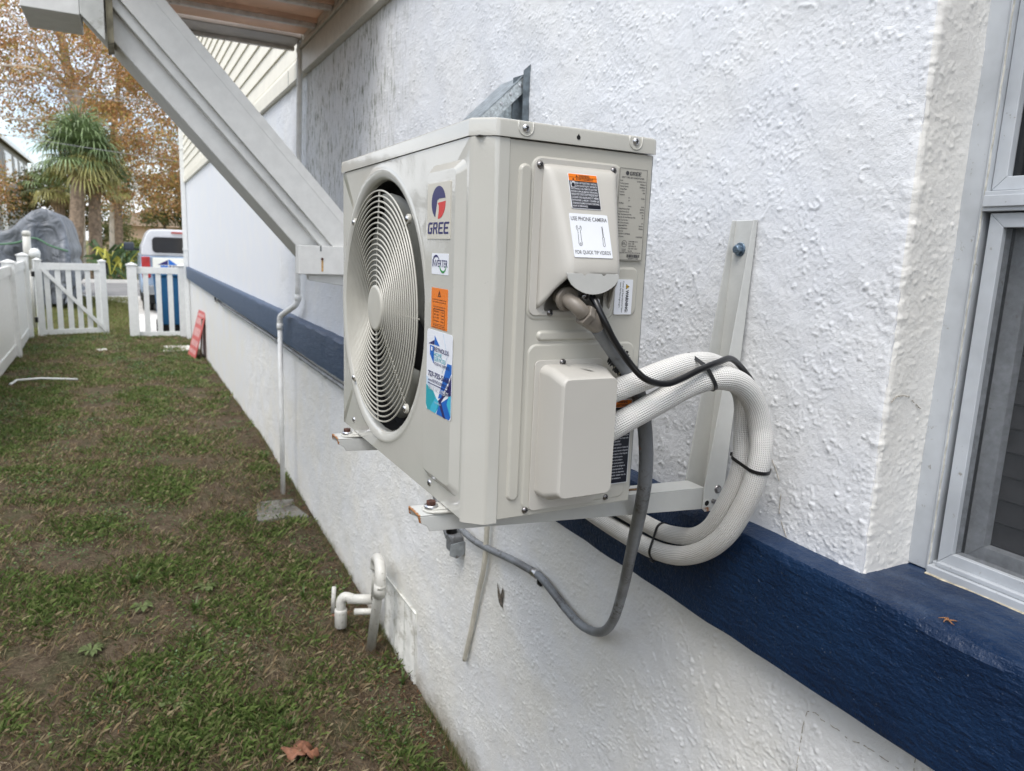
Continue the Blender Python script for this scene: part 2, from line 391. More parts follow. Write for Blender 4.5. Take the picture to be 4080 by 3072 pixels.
# hand-applied knockdown stucco: real relief from stamped droplets, strings of droplets and trowel waves
def fftnoise(shape,res,scale,seed):
    r=np.random.default_rng(seed).normal(size=shape); fy=np.fft.fftfreq(shape[0],res)[:,None]; fx=np.fft.fftfreq(shape[1],res)[None,:]
    f=np.exp(-((fy**2+fx**2)*scale**2)*4.0); n=np.real(np.fft.ifft2(np.fft.fft2(r)*f)); return n/n.std()
HR=.0013; HS=(1400,1000)
def stampmap(seed,rmean,nblob,nstr,cover=0.0):
    g=np.random.default_rng(seed); H=np.zeros(HS); mask=.7*fftnoise(HS,HR,.060,seed+1)+.55*fftnoise(HS,HR,.018,seed+2)
    B=[]
    def add(x,y,r,hh): B.append((x,y,r,hh))
    X=g.random((nblob,2))*HS; 
    for x,y in X:
        m=mask[int(x),int(y)]
        if g.random()< .40+ .50*m+cover: r=float(np.clip(g.lognormal(math.log(rmean),.34),.0012,.0046)); add(x,y,r,r*g.uniform(.42,.68))
    for k in range(nstr):
        x,y=g.random(2)*HS
        if mask[int(x),int(y)]<-.9+1.2*g.random(): continue
        a=g.random()*6.28; r=float(np.clip(g.lognormal(math.log(rmean*.85),.25),.0015,.006)); cv=g.normal()*.35
        for q in range(int(g.integers(5,17))):
            add(x,y,r*g.uniform(.7,1.15),r*g.uniform(.42,.70)); a+=cv+g.normal()*.35; x+=math.cos(a)*r*1.05/HR; y+=math.sin(a)*r*1.05/HR
    for x,y,r,hh in B:
        n=int(math.ceil(r*1.5/HR)); ix,iy=int(x),int(y); ax_=np.arange(-n,n+1)
        asp=1+.35*math.sin(x*7.1); th=y*3.3; dx=(ax_[:,None]+ix-x)*HR; dy=(ax_[None,:]+iy-y)*HR
        u=(dx*math.cos(th)+dy*math.sin(th))*asp; v=(-dx*math.sin(th)+dy*math.cos(th))
        d2=(u*u+v*v)/(r*r); p=hh*np.clip(1.12*(1-d2),0,1)**.62
        I=(ax_+ix)%HS[0]; J=(ax_+iy)%HS[1]; sub=H[np.ix_(I,J)]; H[np.ix_(I,J)]=np.maximum(sub,p)+.18*np.minimum(sub,p)
    # soften a little, as paint does
    f=np.fft.fft2(H); fy=np.fft.fftfreq(HS[0],HR)[:,None]; fx=np.fft.fftfreq(HS[1],HR)[None,:]; H=np.real(np.fft.ifft2(f*np.exp(-(fy**2+fx**2)*(.0006**2)*14)))
    H+=.0011*fftnoise(HS,HR,.10,seed+5)+.00035*fftnoise(HS,HR,.022,seed+6)+.00016*fftnoise(HS,HR,.0035,seed+7)
    return H
HU=stampmap(21,.00172,54000,4600,-.05); HL=stampmap(57,.0021,46000,3000,.02)
def sample(H,y,z):
    a=(y/HR)%HS[0]; b=(z/HR)%HS[1]; i=np.floor(a).astype(int); j=np.floor(b).astype(int); fa=a-i; fb=b-j; i2=(i+1)%HS[0]; j2=(j+1)%HS[1]; i%=HS[0]; j%=HS[1]
    return H[i,j]*(1-fa)*(1-fb)+H[i2,j]*fa*(1-fb)+H[i,j2]*(1-fa)*fb+H[i2,j2]*fa*fb
def grow(y0,y1,a,b):
    o=[y0]
    while o[-1]<y1: o.append(o[-1]+a+b*max(0,o[-1]))
    o[-1]=y1; return o
def sheet(name,path,normal,S_,zs,H,mats,amp,edge_top=False,matidx=None,corner=None):
    path=np.array(path); normal=np.array(normal); S_=np.array(S_); zs=np.array(zs); ns,nz=len(S_),len(zs)
    SS,ZZ=np.meshgrid(S_,zs,indexing='ij'); h=sample(H,SS,ZZ)*np.array(amp)[:,None]
    if corner is not None:
        cn=np.array([[mnoise.noise((z*34,1,5))*.5+mnoise.noise((z*90,2,6))*.35+mnoise.noise((z*11,2,7))*.5 for z in zs]]); h=h+np.array(corner)[:,None]*cn*.0034
    V=np.zeros((ns,nz,3)); V[:,:,0]=path[:,0][:,None]+normal[:,0][:,None]*h; V[:,:,1]=path[:,1][:,None]+normal[:,1][:,None]*h; V[:,:,2]=ZZ
    if edge_top: V[:,0,2]+=.0035*fftnoise((ns,4),.003,.012,5)[:,0]*.35
    idx=np.arange(ns*nz).reshape(ns,nz); Q=np.stack([idx[:-1,:-1],idx[1:,:-1],idx[1:,1:],idx[:-1,1:]],-1).reshape(-1,4)[:,::-1]; n=len(Q)
    me=bpy.data.meshes.new(name); me.vertices.add(ns*nz); me.loops.add(n*4); me.polygons.add(n)
    me.vertices.foreach_set('co',V.astype(np.float32).ravel()); me.loops.foreach_set('vertex_index',Q.astype(np.int32).ravel()); me.polygons.foreach_set('loop_start',np.arange(0,n*4,4,dtype=np.int32))
    me.polygons.foreach_set('use_smooth',np.ones(n,bool)); 
    if matidx is not None: me.polygons.foreach_set('material_index',np.repeat(np.array(matidx[:-1],dtype=np.int32),nz-1))
    me.update(calc_edges=True); return link(name,me,mats,house)
def upper_wall():
    path=[];nor=[];S_=[];amp=[];mi=[];cor=[]
    xs=list(np.linspace(.715,.5905,52)); 
    for x in xs: path.append((x,-.2245)); nor.append((0,-1)); S_.append(3.0-x); amp.append(.72); mi.append(1); cor.append(max(0,1-(x-.59)/.012))
    for k in range(1,8):
        a=R(90*k/8); path.append((.5905-.0105*math.sin(a),-.214-.0105*math.cos(a))); nor.append((-math.sin(a),-math.cos(a))); S_.append(2.42+k*.0022); amp.append(.9); mi.append(1 if k<5 else 0); cor.append(1)
    ys=grow(-.213,4.6,.0019,.0014)
    for y in ys: path.append((.58,y)); nor.append((-1,0)); S_.append(2.44+y+.213); amp.append(1); mi.append(0); cor.append(max(0,1-(y+.213)/.012))
    zs=np.concatenate([np.linspace(-.0925,1.37,680),[1.42]])
    o=sheet('stucco_wall',path,nor,S_,zs,HU,[M['stucco'],M['stucco_reveal']],amp,True,mi,cor); tag(o,'upper stucco wall, mildew streaked near the awning')
    MB().box(.5805,.90,4.59,13.7,-.092,1.42).build('far_stucco_wall',M['stucco'],house)
    MB().box(.5825,.90,-.221,4.59,-.092,1.42).build('wall_backing',M['stucco'],house)
upper_wall()
def lower_wall():
    ys=grow(-.75,6.5,.0023,.0016); zs=np.linspace(-1.50,-.2965,500)
    sheet('foundation_wall',[(.58,y) for y in ys],[(-1,0)]*len(ys),[y+5 for y in ys],zs,HL,[M['stucco_low']],[1.0]*len(ys))
    MB().box(.5825,.90,-1.75,6.5,-1.75,-.296).build('foundation_backing',M['stucco_low'],house); MB().box(.5805,.90,6.5,13.7,-1.75,-.296).build('far_foundation_wall',M['stucco_low'],house)
lower_wall()
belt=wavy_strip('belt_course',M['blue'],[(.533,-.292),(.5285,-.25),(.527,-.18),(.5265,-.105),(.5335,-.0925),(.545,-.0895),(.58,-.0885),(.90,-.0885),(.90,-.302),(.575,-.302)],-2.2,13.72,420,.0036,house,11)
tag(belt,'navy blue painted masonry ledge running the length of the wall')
# chipped hole in the lower stucco
mb=MB(); F=Frame((.5770,.97,-.672),(0,-1,0),(0,0,1))
pts=[(-.022,.030),(-.015,.018),(-.008,.004),(0,-.002),(.006,.010),(.014,.030),(.019,.024),(.021,.004),(.017,-.012),(.012,-.026),(.020,-.034),(.006,-.036),(-.008,-.026),(-.018,-.006)]
flat(mb,F,pts,0,.0012)
mb.build('stucco_chip',plain('exposed_backing',(.13,.11,.085),.95,var=.6,vs=60,bump=(120,.004)),house)
cr=plain('crack_dirt',(.36,.33,.28),.95,var=.4,vs=200)
def crack(pts,name='hairline_crack',off=.0006):
    mb=MB(); P=spline(pts,7); n_=len(P)
    P=[p+Vector((0,.0016*mnoise.noise((i*.9,p.z*40,1)),.0022*mnoise.noise((i*.8,3,p.y*40)))) for i,p in enumerate(P)]
    seg=[];cur=[]
    for i,p in enumerate(P):
        if mnoise.noise((i*.33,p.z*9,7))>.28:
            if len(cur)>1: seg.append(cur)
            cur=[]
        else: cur.append(p)
    if len(cur)>1: seg.append(cur)
    for q in seg: mb.tube(q,[.0006*(.5+abs(math.sin(i*1.7))) for i in range(len(q))],5)
    mb.build(name,cr,house)
XC=.5784
crack([(XC,-.158,-.366),(XC,-.153,-.400),(XC,-.153,-.424),(XC,-.152,-.456),(XC,-.152,-.490)])
crack([(XC,-.158,-.366),(XC,-.175,-.359),(XC,-.190,-.363),(XC,-.222,-.361),(XC,-.239,-.364),(XC,-.264,-.358),(XC,-.288,-.357),(XC,-.324,-.357)])
crack([(XC,-.345,-.306),(XC,-.346,-.325),(XC,-.346,-.345)])
crack([(.589,-.2262,.182),(.603,-.2258,.191),(.631,-.2256,.189),(.645,-.2256,.179),(.664,-.2256,.168)])
crack([(.5795,-.02,.05),(.5795,-.05,.0),(.5795,-.055,-.05),(.5795,-.075,-.085)])
# siding above: lap boards with real slope
mb=MB(); z=1.474; p=.1235
while z<7:
    mb.prism([(.560,3.0,z),(.585,3.0,z-.0),(.585,3.0,z+p),(.573,3.0,z+p)],(0,0,0),(0,10.75,0)); z+=p
o=mb.build('lap_siding',M['cream'],house)
# starter trim below the siding and the fascia board under the awning
mb=MB(); mb.prism([(.548,3.62,1.352),(.585,3.62,1.352),(.585,3.62,1.466),(.556,3.62,1.466),(.548,3.62,1.44)],(0,0,0),(0,10.12,0)); mb.build('siding_trim',M['cream'],house)
mb=MB(); mb.prism([(.542,-2,1.352),(.585,-2,1.352),(.585,-2,1.475),(.542,-2,1.475)],(0,0,0),(0,5.61,0)); mb.build('fascia_board',M['trimc'],house,bevel=.004)
mb=MB(); mb.box(.565,.60,-2,3.61,1.478,2.6); mb.build('upper_wall_board',M['trimc'],house)
mb=MB(); mb.box(.60,.9,-2.2,13.7,1.42,7.1); mb.build('wall_core',M['cream'],house)
# unseen low house, added to block low sky light and shape reflections
nx=empty('added_unseen_house',(-7.5,0,-1.45),'unseen low house beyond the left fence, added to shape light and reflections','house')
MB().box(-11,-5.0,-14,13,-1.6,1.25).build('wall',plain('added_house_wall',(.24,.24,.22),.9,var=.05,vs=1),nx)
MB().prism([(-11.5,-14.3,1.25),(-4.5,-14.3,1.25),(-4.5,-14.3,1.4),(-8,-14.3,2.1),(-11.5,-14.3,1.4)],(0,0,0),(0,27.6,0)).build('roof',plain('added_house_roof',(.11,.10,.095),.9,var=.2,vs=1),nx)
# vinyl joint
MB().box(.5465,.5485,4.02,4.024,1.352,1.44).build('trim_joint',M['alud'],house)
# foundation louvre
F=Frame((.5775,2.106,-1.405),(0,-1,0),(0,0,1)); mb=MB()
mb.box(.570,.582,1.700,2.11,-1.41,-1.398); mb.box(.570,.582,1.700,2.11,-1.098,-1.090)
for y in (1.700,1.834,1.967,2.100): mb.box(.5725,.582,y,y+.007,-1.398,-1.098)
M['vent']=plain('weathered_vent',(.66,.66,.62),.6,var=.15,vs=12,dirt=((.30,.28,.22),.5,16,.52)); fr=mb.build('foundation_vent',M['vent'],house,bevel=.0015)
mb=MB()
for i in range(30):
    z=-1.393+i*.0099; mb.prism([(.5735,1.712,z),(.5795,1.712,z+.003),(.5795,1.712,z+.0058),(.5745,1.712,z+.0040)],(0,0,0),(0,.386,0))
mb.build('louvre_slats',M['vent'],fr); MB().box(.5785,.5800,1.71,2.10,-1.40,-1.09).build('dark_gap_backing',plain('vent_gap_shade',(.30,.29,.26),.9),fr)  # flat grey backing sheet stands in for the shade between the slats
# window
win=MB(); XF=.690
win.box(XF,.80,-.260,-.222,-.088,1.42)                     # outer jamb
win.box(XF-.004,XF,-.2595,-.2555,-.088,1.42)
wo=win.build('window',M['alu'],house,bevel=.0025); tag(wo,'aluminium window with a jalousie sash behind an insect screen')
MB().box(XF+.004,.80,-1.9,-.2602,-.0885,-.071).box(XF-.012,XF+.0035,-1.9,-.262,-.0885,-.0745).box(XF-.006,XF+.003,-1.9,-.272,-.0743,-.0665).build('sill_frame',M['alu'],wo,bevel=.0015)
MB().box(XF+.030,.80,-.2680,-.2601,-.0705,1.42).build('jamb_gap',M['alud'],wo)
def mitre(mb,y0,y1,z0,z1,w_,x0,x1):
    """mitred frame; y1 < y0 (towards the camera)"""
    o=[(y0,z0),(y1,z0),(y1,z1),(y0,z1)]; i=[(y0-w_,z0+w_),(y1+w_,z0+w_),(y1+w_,z1-w_),(y0-w_,z1-w_)]
    for k in range(4):
        a,b=o[k],o[(k+1)%4]; c,d_=i[(k+1)%4],i[k]
        mb.prism([(0,*a),(0,*b),(0,*c),(0,*d_)],(x0,0,0),(x1,0,0))
    return mb
mitre(MB(),-.2682,-1.2,-.0703,.462,.0205,XF+.003,XF+.028).build('screen_frame',M['alu'],wo,bevel=.0012,angle=20)
MB().box(XF-.006,.80,-1.9,-.2605,.464,.492).box(XF-.010,XF-.0065,-1.9,-.262,.470,.486).build('mullion',M['alu'],wo,bevel=.0012)
mitre(MB(),-.2610,-1.9,.4935,1.42,.019,XF+.008,XF+.03).build('upper_sash',M['alu'],wo,bevel=.0012,angle=20)
MB().box(XF+.020,XF+.024,-1.88,-.281,.513,1.40).build('window_pane',M['glass'],wo)
def screenmat():
    t=NT('insect_screen'); a=t.coord(scale=(1,1,1)); s=t.node('ShaderNodeSeparateXYZ'); t.l.new(a,s.inputs[0]); 
    al=t.rng(t.noise(60,3,.6),.2,.8,.20,.34)
    t.out((.07,.075,.08),.6); t.l.new(al,t.b.inputs['Alpha']); return t.m
MB().box(XF+.012,XF+.0125,-1.18,-.288,-.050,.442).build('insect_screen',screenmat(),wo)
mb=mitre(MB(),-.286,-1.19,-.060,.455,.026,XF+.040,XF+.060); mb.build('inner_frame',M['alu'],wo,bevel=.001,angle=20)
mb=MB()
for i in range(13):
    z=-.035+i*.037
    mb.prism([(XF+.064,-1.18,z),(XF+.061,-1.18,z+.002),(XF+.0695,-1.18,z+.0335),(XF+.0725,-1.18,z+.0325)],(0,0,0),(0,.878,0))
mb.build('jalousie_slats',M['slat'],wo)
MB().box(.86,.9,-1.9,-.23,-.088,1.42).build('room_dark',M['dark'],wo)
# sealant bead
mb=MB(); mb.tube([(XF-.003,-.2595+.0005*math.sin(i*1.7),-.088+i*.012) for i in range(126)],.0013,6); mb.build('caulk_bead',plain('pale_caulk',(.50,.49,.44),.8,var=.25,vs=60),wo)
P=[(XF-.013+.0018*mnoise.noise((i*.7,0,0)),-.262-i*.012,-.0885+.001*mnoise.noise((i*.9,5,0))) for i in range(120)]
MB().tube(P,.0024,6).build('sill_caulk',M['caulk'],wo)
# ------------------------------------------------------------------ awning
awn=empty('awning',(.56,3.0,1.5),'aluminium patio awning with brown ribbed underside on a white diagonal brace','awning')
mb=MB()
for i in range(4):
    y1=3.52-i*.345; y0=y1-.30
    mb.box(-.50,.535,y0+.012,y1,1.535,1.545)
    mb.prism([(-.50,y0-.045,1.515),(-.50,y0+.012,1.515),(-.50,y0+.012,1.545),(-.50,y0-.045,1.545)],(0,0,0),(1.035,0,0))
aw=M['awn']; nn=aw.node_tree.nodes; ll=aw.node_tree.links; trn=nn.new('ShaderNodeBsdfTranslucent'); trn.inputs[0].default_value=(.85,.66,.52,1); mxs=nn.new('ShaderNodeMixShader'); mxs.inputs[0].default_value=.24
ll.new(nn['Principled BSDF'].outputs[0],mxs.inputs[1]); ll.new(trn.outputs[0],mxs.inputs[2]); ll.new(mxs.outputs[0],nn['Material Output'].inputs[0])
mb.build('pan_underside',M['awn'],awn)
for i in range(4):
    y0=3.52-i*.345-.30
    mb=MB(); mb.box(-.50,.532,y0-.028,y0+.006,1.492,1.5148); mb.build('pan_rib',M['awnrib'],awn,bevel=.004)
mb=MB(); mb.box(-.50,.53,3.535,3.76,1.515,1.56); mb.build('end_beam',plain('awning_end_beam',(.42,.38,.35),.5,var=.2,vs=4),awn,bevel=.006)
MB().box(-.50,.53,3.732,3.765,1.495,1.515).build('end_lip',M['awnrib'],awn,bevel=.003)
mb=MB(); mb.box(.532,.5648,2.0,3.70,1.4775,1.50); mb.box(.536,.5648,2.0,3.70,1.5075,1.565); mb.build('wall_channel',M['trimc'],awn,bevel=.002)
# diagonal brace
A=Vector((.41,0,.397)); B=Vector((-.46,0,1.358)); ax=(B-A).normalized(); n1=Vector((-ax.z,0,ax.x)); 
if n1.z<0: n1=-n1
yb=2.45
def bar(mb,a0,a1,u0,u1,y0,y1):
    q=[A+ax*a0+n1*u0,A+ax*a1+n1*u0,A+ax*a1+n1*u1,A+ax*a0+n1*u1]
    return mb.prism([(p.x,y0,p.z) for p in q],(0,0,0),(0,y1-y0,0))
L=(B-A).length
br=bar(MB(),-.12,L+.25,0,.136,yb,yb+.012).build('brace',M['brace'],awn,bevel=.002)
mb=MB(); bar(mb,-.12,L+.2,.128,.136,yb+.012,yb+.10); bar(mb,-.12,L+.2,0,.008,yb+.012,yb+.035); bar(mb,-.10,L+.2,-.034,.0,yb+.030,yb+.036); bar(mb,-.10,L+.2,-.036,-.030,yb+.036,yb+.075)
bar(mb,-.08,L+.2,-.112,-.030,yb+.075,yb+.081); bar(mb,-.06,L+.2,-.114,-.106,yb+.081,yb+.34); mb.build('brace_channel',M['brace'],awn,bevel=.0015)
# stiffening crease on the light face
bar(MB(),-.12,L+.25,.098,.1005,yb-.0018,yb+.001).build('brace_crease',M['brace'],awn)
pl=lambda y0,y1,pts:MB().prism([(x,y0,z) for x,z in pts],(0,0,0),(0,y1-y0,0))
pl(yb-.03,yb-.004,[(-.512,1.66),(-.512,1.188),(-.434,1.105),(-.428,1.66)]).build('end_post',plain('weathered_post',(.47,.48,.46),.6,var=.15,vs=8,dirt=((.3,.3,.26),.6,14,.55)),awn,bevel=.003)
pl(yb+.0,yb+.20,[(-.427,1.66),(-.427,1.10),(-.405,1.11),(-.400,1.66)]).build('post_channel',plain('dirty_channel',(.22,.20,.14),.7,var=.4,vs=20),awn)
pl(yb-.01,yb+.30,[(-.70,1.66),(-.70,1.185),(-.513,1.185),(-.513,1.66)]).build('outer_beam',M['brace'],awn,bevel=.004)
ft=MB().box(.272,.579,yb-.020,yb+.05,.249,.376).build('brace_foot',M['brace'],awn,bevel=.003)
pl(yb+.012,yb+.05,[(.315,.2485),(.579,.2485),(.579,.185),(.37,.213),(.322,.221)]).build('foot_moulding',M['brace'],ft,bevel=.004)
MB().lathe([(0,.0),(.006,.0),(.006,.004),(0,.005)],(.375,yb-.02,.318),(0,-1,0),10).build('rusty_screw',M['rustbolt'],ft)
MB().box(.371,.380,yb-.0208,yb-.02,.262,.312).build('rust_stain',plain('rust_streak',(.50,.31,.13),.7,var=.4,vs=90),ft)
MB().box(.366,.372,yb-.022,yb-.02,.352,.376).build('foot_notch',M['alud'],ft)

# ------------------------------------------------------------------ pipes on the wall
def P_(name,label,cat,loc): return empty(name,loc,label,cat)
dp=P_('drain_pipe','thin painted drain pipe with an offset elbow crossing the navy ledge','pipe',(.55,4.2,-1.35))
mb=MB(); mb.tube(spline([(.538,3.62,1.53),(.538,3.66,1.2),(.535,3.74,.45),(.535,3.76,.06)],5),.0165,12); mb.build('upper_pipe',M['pvcw'],dp,smooth=True)
mb=MB(); mb.tube(spline([(.535,3.76,.06),(.53,3.765,.02),(.515,3.80,-.01),(.485,4.0,-.075),(.475,4.04,-.10),(.475,4.05,-.14)],6),.0185,12); mb.build('offset_elbow',M['pvcw'],dp,smooth=True)
MB().tube([(.475,4.05,-.12),(.475,4.05,-1.36)],.016,12).build('lower_pipe',M['pvcw'],dp,smooth=True)
MB().lathe([(.0165,-.02),(.0205,-.02),(.0205,.02),(.0165,.02)],(.475,4.05,-.16),(0,0,1),14).build('coupling',M['pvcw'],dp,smooth=True)
MB().lathe([(.0165,-.02),(.0205,-.02),(.0205,.02),(.0165,.02)],(.535,3.76,.05),(0,0,1),14).build('coupling',M['pvcw'],dp,smooth=True)
ds=P_('downspout','white square downspout standing at the far corner of the house','downspout',(.5,13.3,-1.37))
mb=MB(); mb.box(.50,.57,13.25,13.33,-1.37,5.6); mb.build('leader',M['white'],ds,bevel=.006)
for z_ in (1.9,.2): MB().box(.49,.60,13.24,13.34,z_,z_+.03).build('strap',M['white'],ds)
wc=P_('wall_conduit','grey conduit clipped along the wall just below the navy ledge','conduit',(.565,5,-.33))
pts=spline([(.575,8.3,-.350),(.562,8.0,-.345),(.562,6.5,-.333),(.562,4.7,-.327),(.560,3.3,-.335),(.562,2.2,-.338),(.562,1.2,-.352),(.562,.9,-.36)],6)
MB().tube([(p.x-.012,p.y,p.z+.004) for p in pts],.0125,10).build('pipe',M['conduit'],wc,smooth=True)
for y in (2.45,3.1,3.75,4.6,5.6,6.8,7.9): MB().lathe([(.0125,-.008),(.0155,-.008),(.0155,.008),(.0125,.008)],(.550,y,-.330-(.006 if y<3.3 else 0)),(0,1,0),12).build('clamp',M['conduit'],wc)
MB().tube(spline([(.57,8.3,-.35),(.56,8.6,-.33),(.565,8.9,-.36),(.57,9.0,-.33)],5),.012,8).build('loose_end',M['black'],wc,smooth=True)
dt=P_('drain_tube','yellowed corrugated drain tube hanging down the lower wall','tube',(.56,1.1,-1.0))
pts=spline([(.558,1.03,-.34),(.560,1.045,-.46),(.562,1.06,-.60),(.564,1.10,-.72),(.565,1.15,-.88),(.565,1.195,-1.015)],14)
rr=[.0088+ (.0007*math.sin(i*2.1) if i<34 else 0) for i in range(len(pts))]
MB().tube(pts,rr,12).build('tube',M['tubem'],dt,smooth=True)
pv=P_('pvc_standpipe','pair of white pvc pipes standing against the foundation vent','pipe',(.48,2.0,-1.40))
MB().tube([(.485,1.90,-1.02),(.485,1.93,-1.10),(.475,2.0,-1.40)],.021,14).build('riser',M['pvc'],pv,smooth=True)
MB().tube(spline([(.485,1.895,-1.05),(.486,1.90,-.995),(.495,1.935,-.963),(.505,1.99,-.960),(.512,2.045,-.985),(.515,2.06,-1.03)],6),.0240,14).build('elbow',M['pvc'],pv,smooth=True)
MB().tube([(.485,1.897,-1.03),(.483,1.905,-1.09)],.0262,14).build('socket',M['pvc'],pv,smooth=True)
MB().tube([(.515,2.06,-1.01),(.520,2.10,-1.20)],.014,12).build('far_leg',M['pvc'],pv,smooth=True)
ph=P_('pvc_valve_pipe','stubby white pvc valve pipe lying over the soil behind the standpipe','pipe',(.42,2.2,-1.40))
MB().tube([(.535,2.12,-1.215),(.425,2.185,-1.222)],.0225,12).build('crosspipe',M['pvc'],ph,smooth=True)
MB().tube([(.530,2.08,-1.255),(.440,2.13,-1.262)],.0150,12).build('lower_pipe',M['pvc'],ph,smooth=True)
MB().tube(spline([(.445,2.175,-1.220),(.412,2.192,-1.212),(.396,2.20,-1.232),(.394,2.20,-1.265),(.394,2.20,-1.30)],6),.0225,12).build('elbow',M['pvc'],ph,smooth=True)
MB().lathe([(0,0),(.028,0),(.029,-.01),(.028,-.085),(.024,-.09),(0,-.09)],(.394,2.20,-1.272),(0,0,1),14).build('threaded_cap',M['pvc'],ph,smooth=True)
MB().tube([(.372,2.235,-1.175),(.366,2.235,-1.30)],.010,10).build('side_riser',M['pvc'],ph,smooth=True)
# ------------------------------------------------------------------ vent hood on the wall
vh=P_('vent_hood','galvanised sheet metal vent hood on the wall above the air conditioner','vent',(XW,1.1,.7))
Y0,Y1=.945,1.045
pr=[(.579,.850),(.568,.844),(.440,.724),(.440,.60),(.579,.60)]
M['spangle']=plain('spangled_zinc',(.42,.47,.48),.38,.7,var=.35,vs=130)
for Y_ in (Y0,Y1): MB().prism([(x,Y_,z) for x,z in pr],(0,0,0),(0,.0015,0)).build('side_cheek',M['spangle'],vh)
mb=MB()
for (xa,za),(xb,zb) in (((.579,.856),(.562,.848)),((.562,.848),(.430,.722))):
    mb.prism([(xa,0,za),(xb,0,zb),(xb,0,zb-.004),(xa,0,za-.004)],(0,Y0-.016,0),(0,Y1+.016,0))
mb.build('sloping_top',M['hoodm'],vh)
mb=MB(); mb.prism([(.566,0,.846),(.432,0,.720),(.440,0,.712),(.478,0,.722),(.572,0,.812)],(0,Y0-.0165,0),(0,Y0-.0135,0)); sf=mb.build('folded_seam',plain('spangled_seam',(.50,.54,.55),.4,.6,var=.3,vs=160),vh)
for x,z in ((.555,.822),(.528,.796),(.500,.769)): MB().lathe([(0,.003),(.004,.002),(.005,0)],(x,Y0-.0166,z),(0,-1,0),10).build('rivet',M['steel'],vh)
MB().prism([(.5795,Y0-.0250,.58),(.5795,Y0-.0250,.878),(.5600,Y0-.0250,.860),(.5600,Y0-.0250,.58)],(0,0,0),(0,.003,0)).prism([(.5795,Y0-.0020,.60),(.5795,Y0-.0020,.858),(.540,Y0-.0020,.842),(.540,Y0-.0020,.60)],(0,-.001,0),(0,0,0)).build('wall_flange',M['hoodd'],vh)
# ------------------------------------------------------------------ air conditioner
ac=empty('outdoor_unit',(.14,.31,0),'beige outdoor air conditioner with round wire fan grille hung on the stucco wall','air conditioner')
D,YF,YS=.281,.645,-.015
CY,CZ,RO=.397,.270,.228
def front_panel():
    mb=MB(); n=96; z0,z1=0.0,.5265
    def rect(a):
        dy,dz=math.cos(a),math.sin(a); ts=[]
        if dy>1e-9: ts.append((YF-CY)/dy)
        if dy<-1e-9: ts.append((.012-CY)/dy)
        if dz>1e-9: ts.append((z1-CZ)/dz)
        if dz<-1e-9: ts.append((z0-CZ)/dz)
        t=min(ts); return (0,CY+dy*t,CZ+dz*t)
    ang=sorted([2*math.pi*i/n for i in range(n)]+[math.atan2(zz-CZ,yy-CY)%(2*math.pi) for yy in(.012,YF) for zz in (z0,z1)]); m=len(ang)
    # moulded ring around the opening: (r, x)
    prof=[(RO+.0215,0),(RO+.019,-.0018),(RO+.015,-.0022),(RO+.009,-.0015),(RO+.004,.0005),(RO+.0005,.003),(RO-.0015,.007),(RO-.002,.012),(RO-.002,.014)]
    v=[];rows=[[rect(a) for a in ang]]
    rr=[]
    for a in ang:
        p=Vector(rect(a)); q=Vector((0,CY+math.cos(a)*prof[0][0],CZ+math.sin(a)*prof[0][0]))
        if (p-Vector((0,CY,CZ))).length<prof[0][0]+.001: q=p
        rr.append(tuple(q))
    rows.append(rr)
    for r,x in prof[1:]:
        row=[]
        for i,a in enumerate(ang):
            lim=(Vector(rows[0][i])-Vector((0,CY,CZ))).length-.0005
            rc=min(r,lim); row.append((x,CY+math.cos(a)*rc,CZ+math.sin(a)*rc))
        rows.append(row)
    for r in rows: v+=r
    f=[]
    for j in range(len(rows)-1):
        for i in range(m): f.append((j*m+i,j*m+(i+1)%m,(j+1)*m+(i+1)%m,(j+1)*m+i))
    mb.add(v,f)
    # chamfered corner wrapping on to the near side
    c=[(0,.012),(.0012,.0085),(.0035,.0050),(.0235,-.0130),(.0275,-.0145),(.031,-.015),(.0455,-.015),(.0455,-.010)]
    k=len(c); v=[(x,y,z) for z in (z0-.004,.06,.3,.5,z1) for x,y in c]; f=[(i*k+j,i*k+j+1,(i+1)*k+j+1,(i+1)*k+j) for i in range(4) for j in range(k-1)]
    mb.add(v,f)
    # far side wrap, bottom hem, top hem
    mb.add([(0,YF,z0),(0,YF,z1),(.004,YF+.003,z1),(.004,YF+.003,z0),(.05,YF+.003,z0),(.05,YF+.003,z1)],[(0,1,2,3),(3,2,5,4)])
    me=mb.mesh('front_panel'); bm=bmesh.new(); bm.from_mesh(me); bmesh.ops.remove_doubles(bm,verts=bm.verts,dist=1e-5)
    bmesh.ops.dissolve_degenerate(bm,dist=1e-6,edges=bm.edges); bmesh.ops.recalc_face_normals(bm,faces=bm.faces); bm.to_mesh(me); bm.free()
    # enamel must face outwards
    o=link('front_panel',me,M['unit'],ac); autosmooth(o,40); return o
fp=front_panel()
# raised strip with the badges
base=[(0,.148,.500),(0,.034,.497),(0,.006,.470),(0,.006,.020),(0,.030,.012),(0,.148,.040)]
FF=Frame((0,0,0),(0,-1,0),(0,0,1))
def loftface(mb,rings):
    n=len(rings[0]); v=[p for r in rings for p in r]; f=[tuple(range((len(rings)-1)*n,len(rings)*n))]
    for j in range(len(rings)-1):
        for i in range(n): f.append((j*n+i,j*n+(i+1)%n,(j+1)*n+(i+1)%n,(j+1)*n+i))
    return mb.add(v,f)
def strip_ring(x,l,r,b,t,rad):
    return [(x,-(-l+a),b+c) for a,c in rrect(l-r,t-b,rad,6)]
mb=MB()
loftface(mb,[strip_ring(.0008,.1495,.0165,.026,.5010,.016),strip_ring(-.0081,.1455,.0370,.039,.4885,.011)])
rs=mb.build('raised_strip',M['unit'],ac,bevel=.0022,seg=3,angle=12)
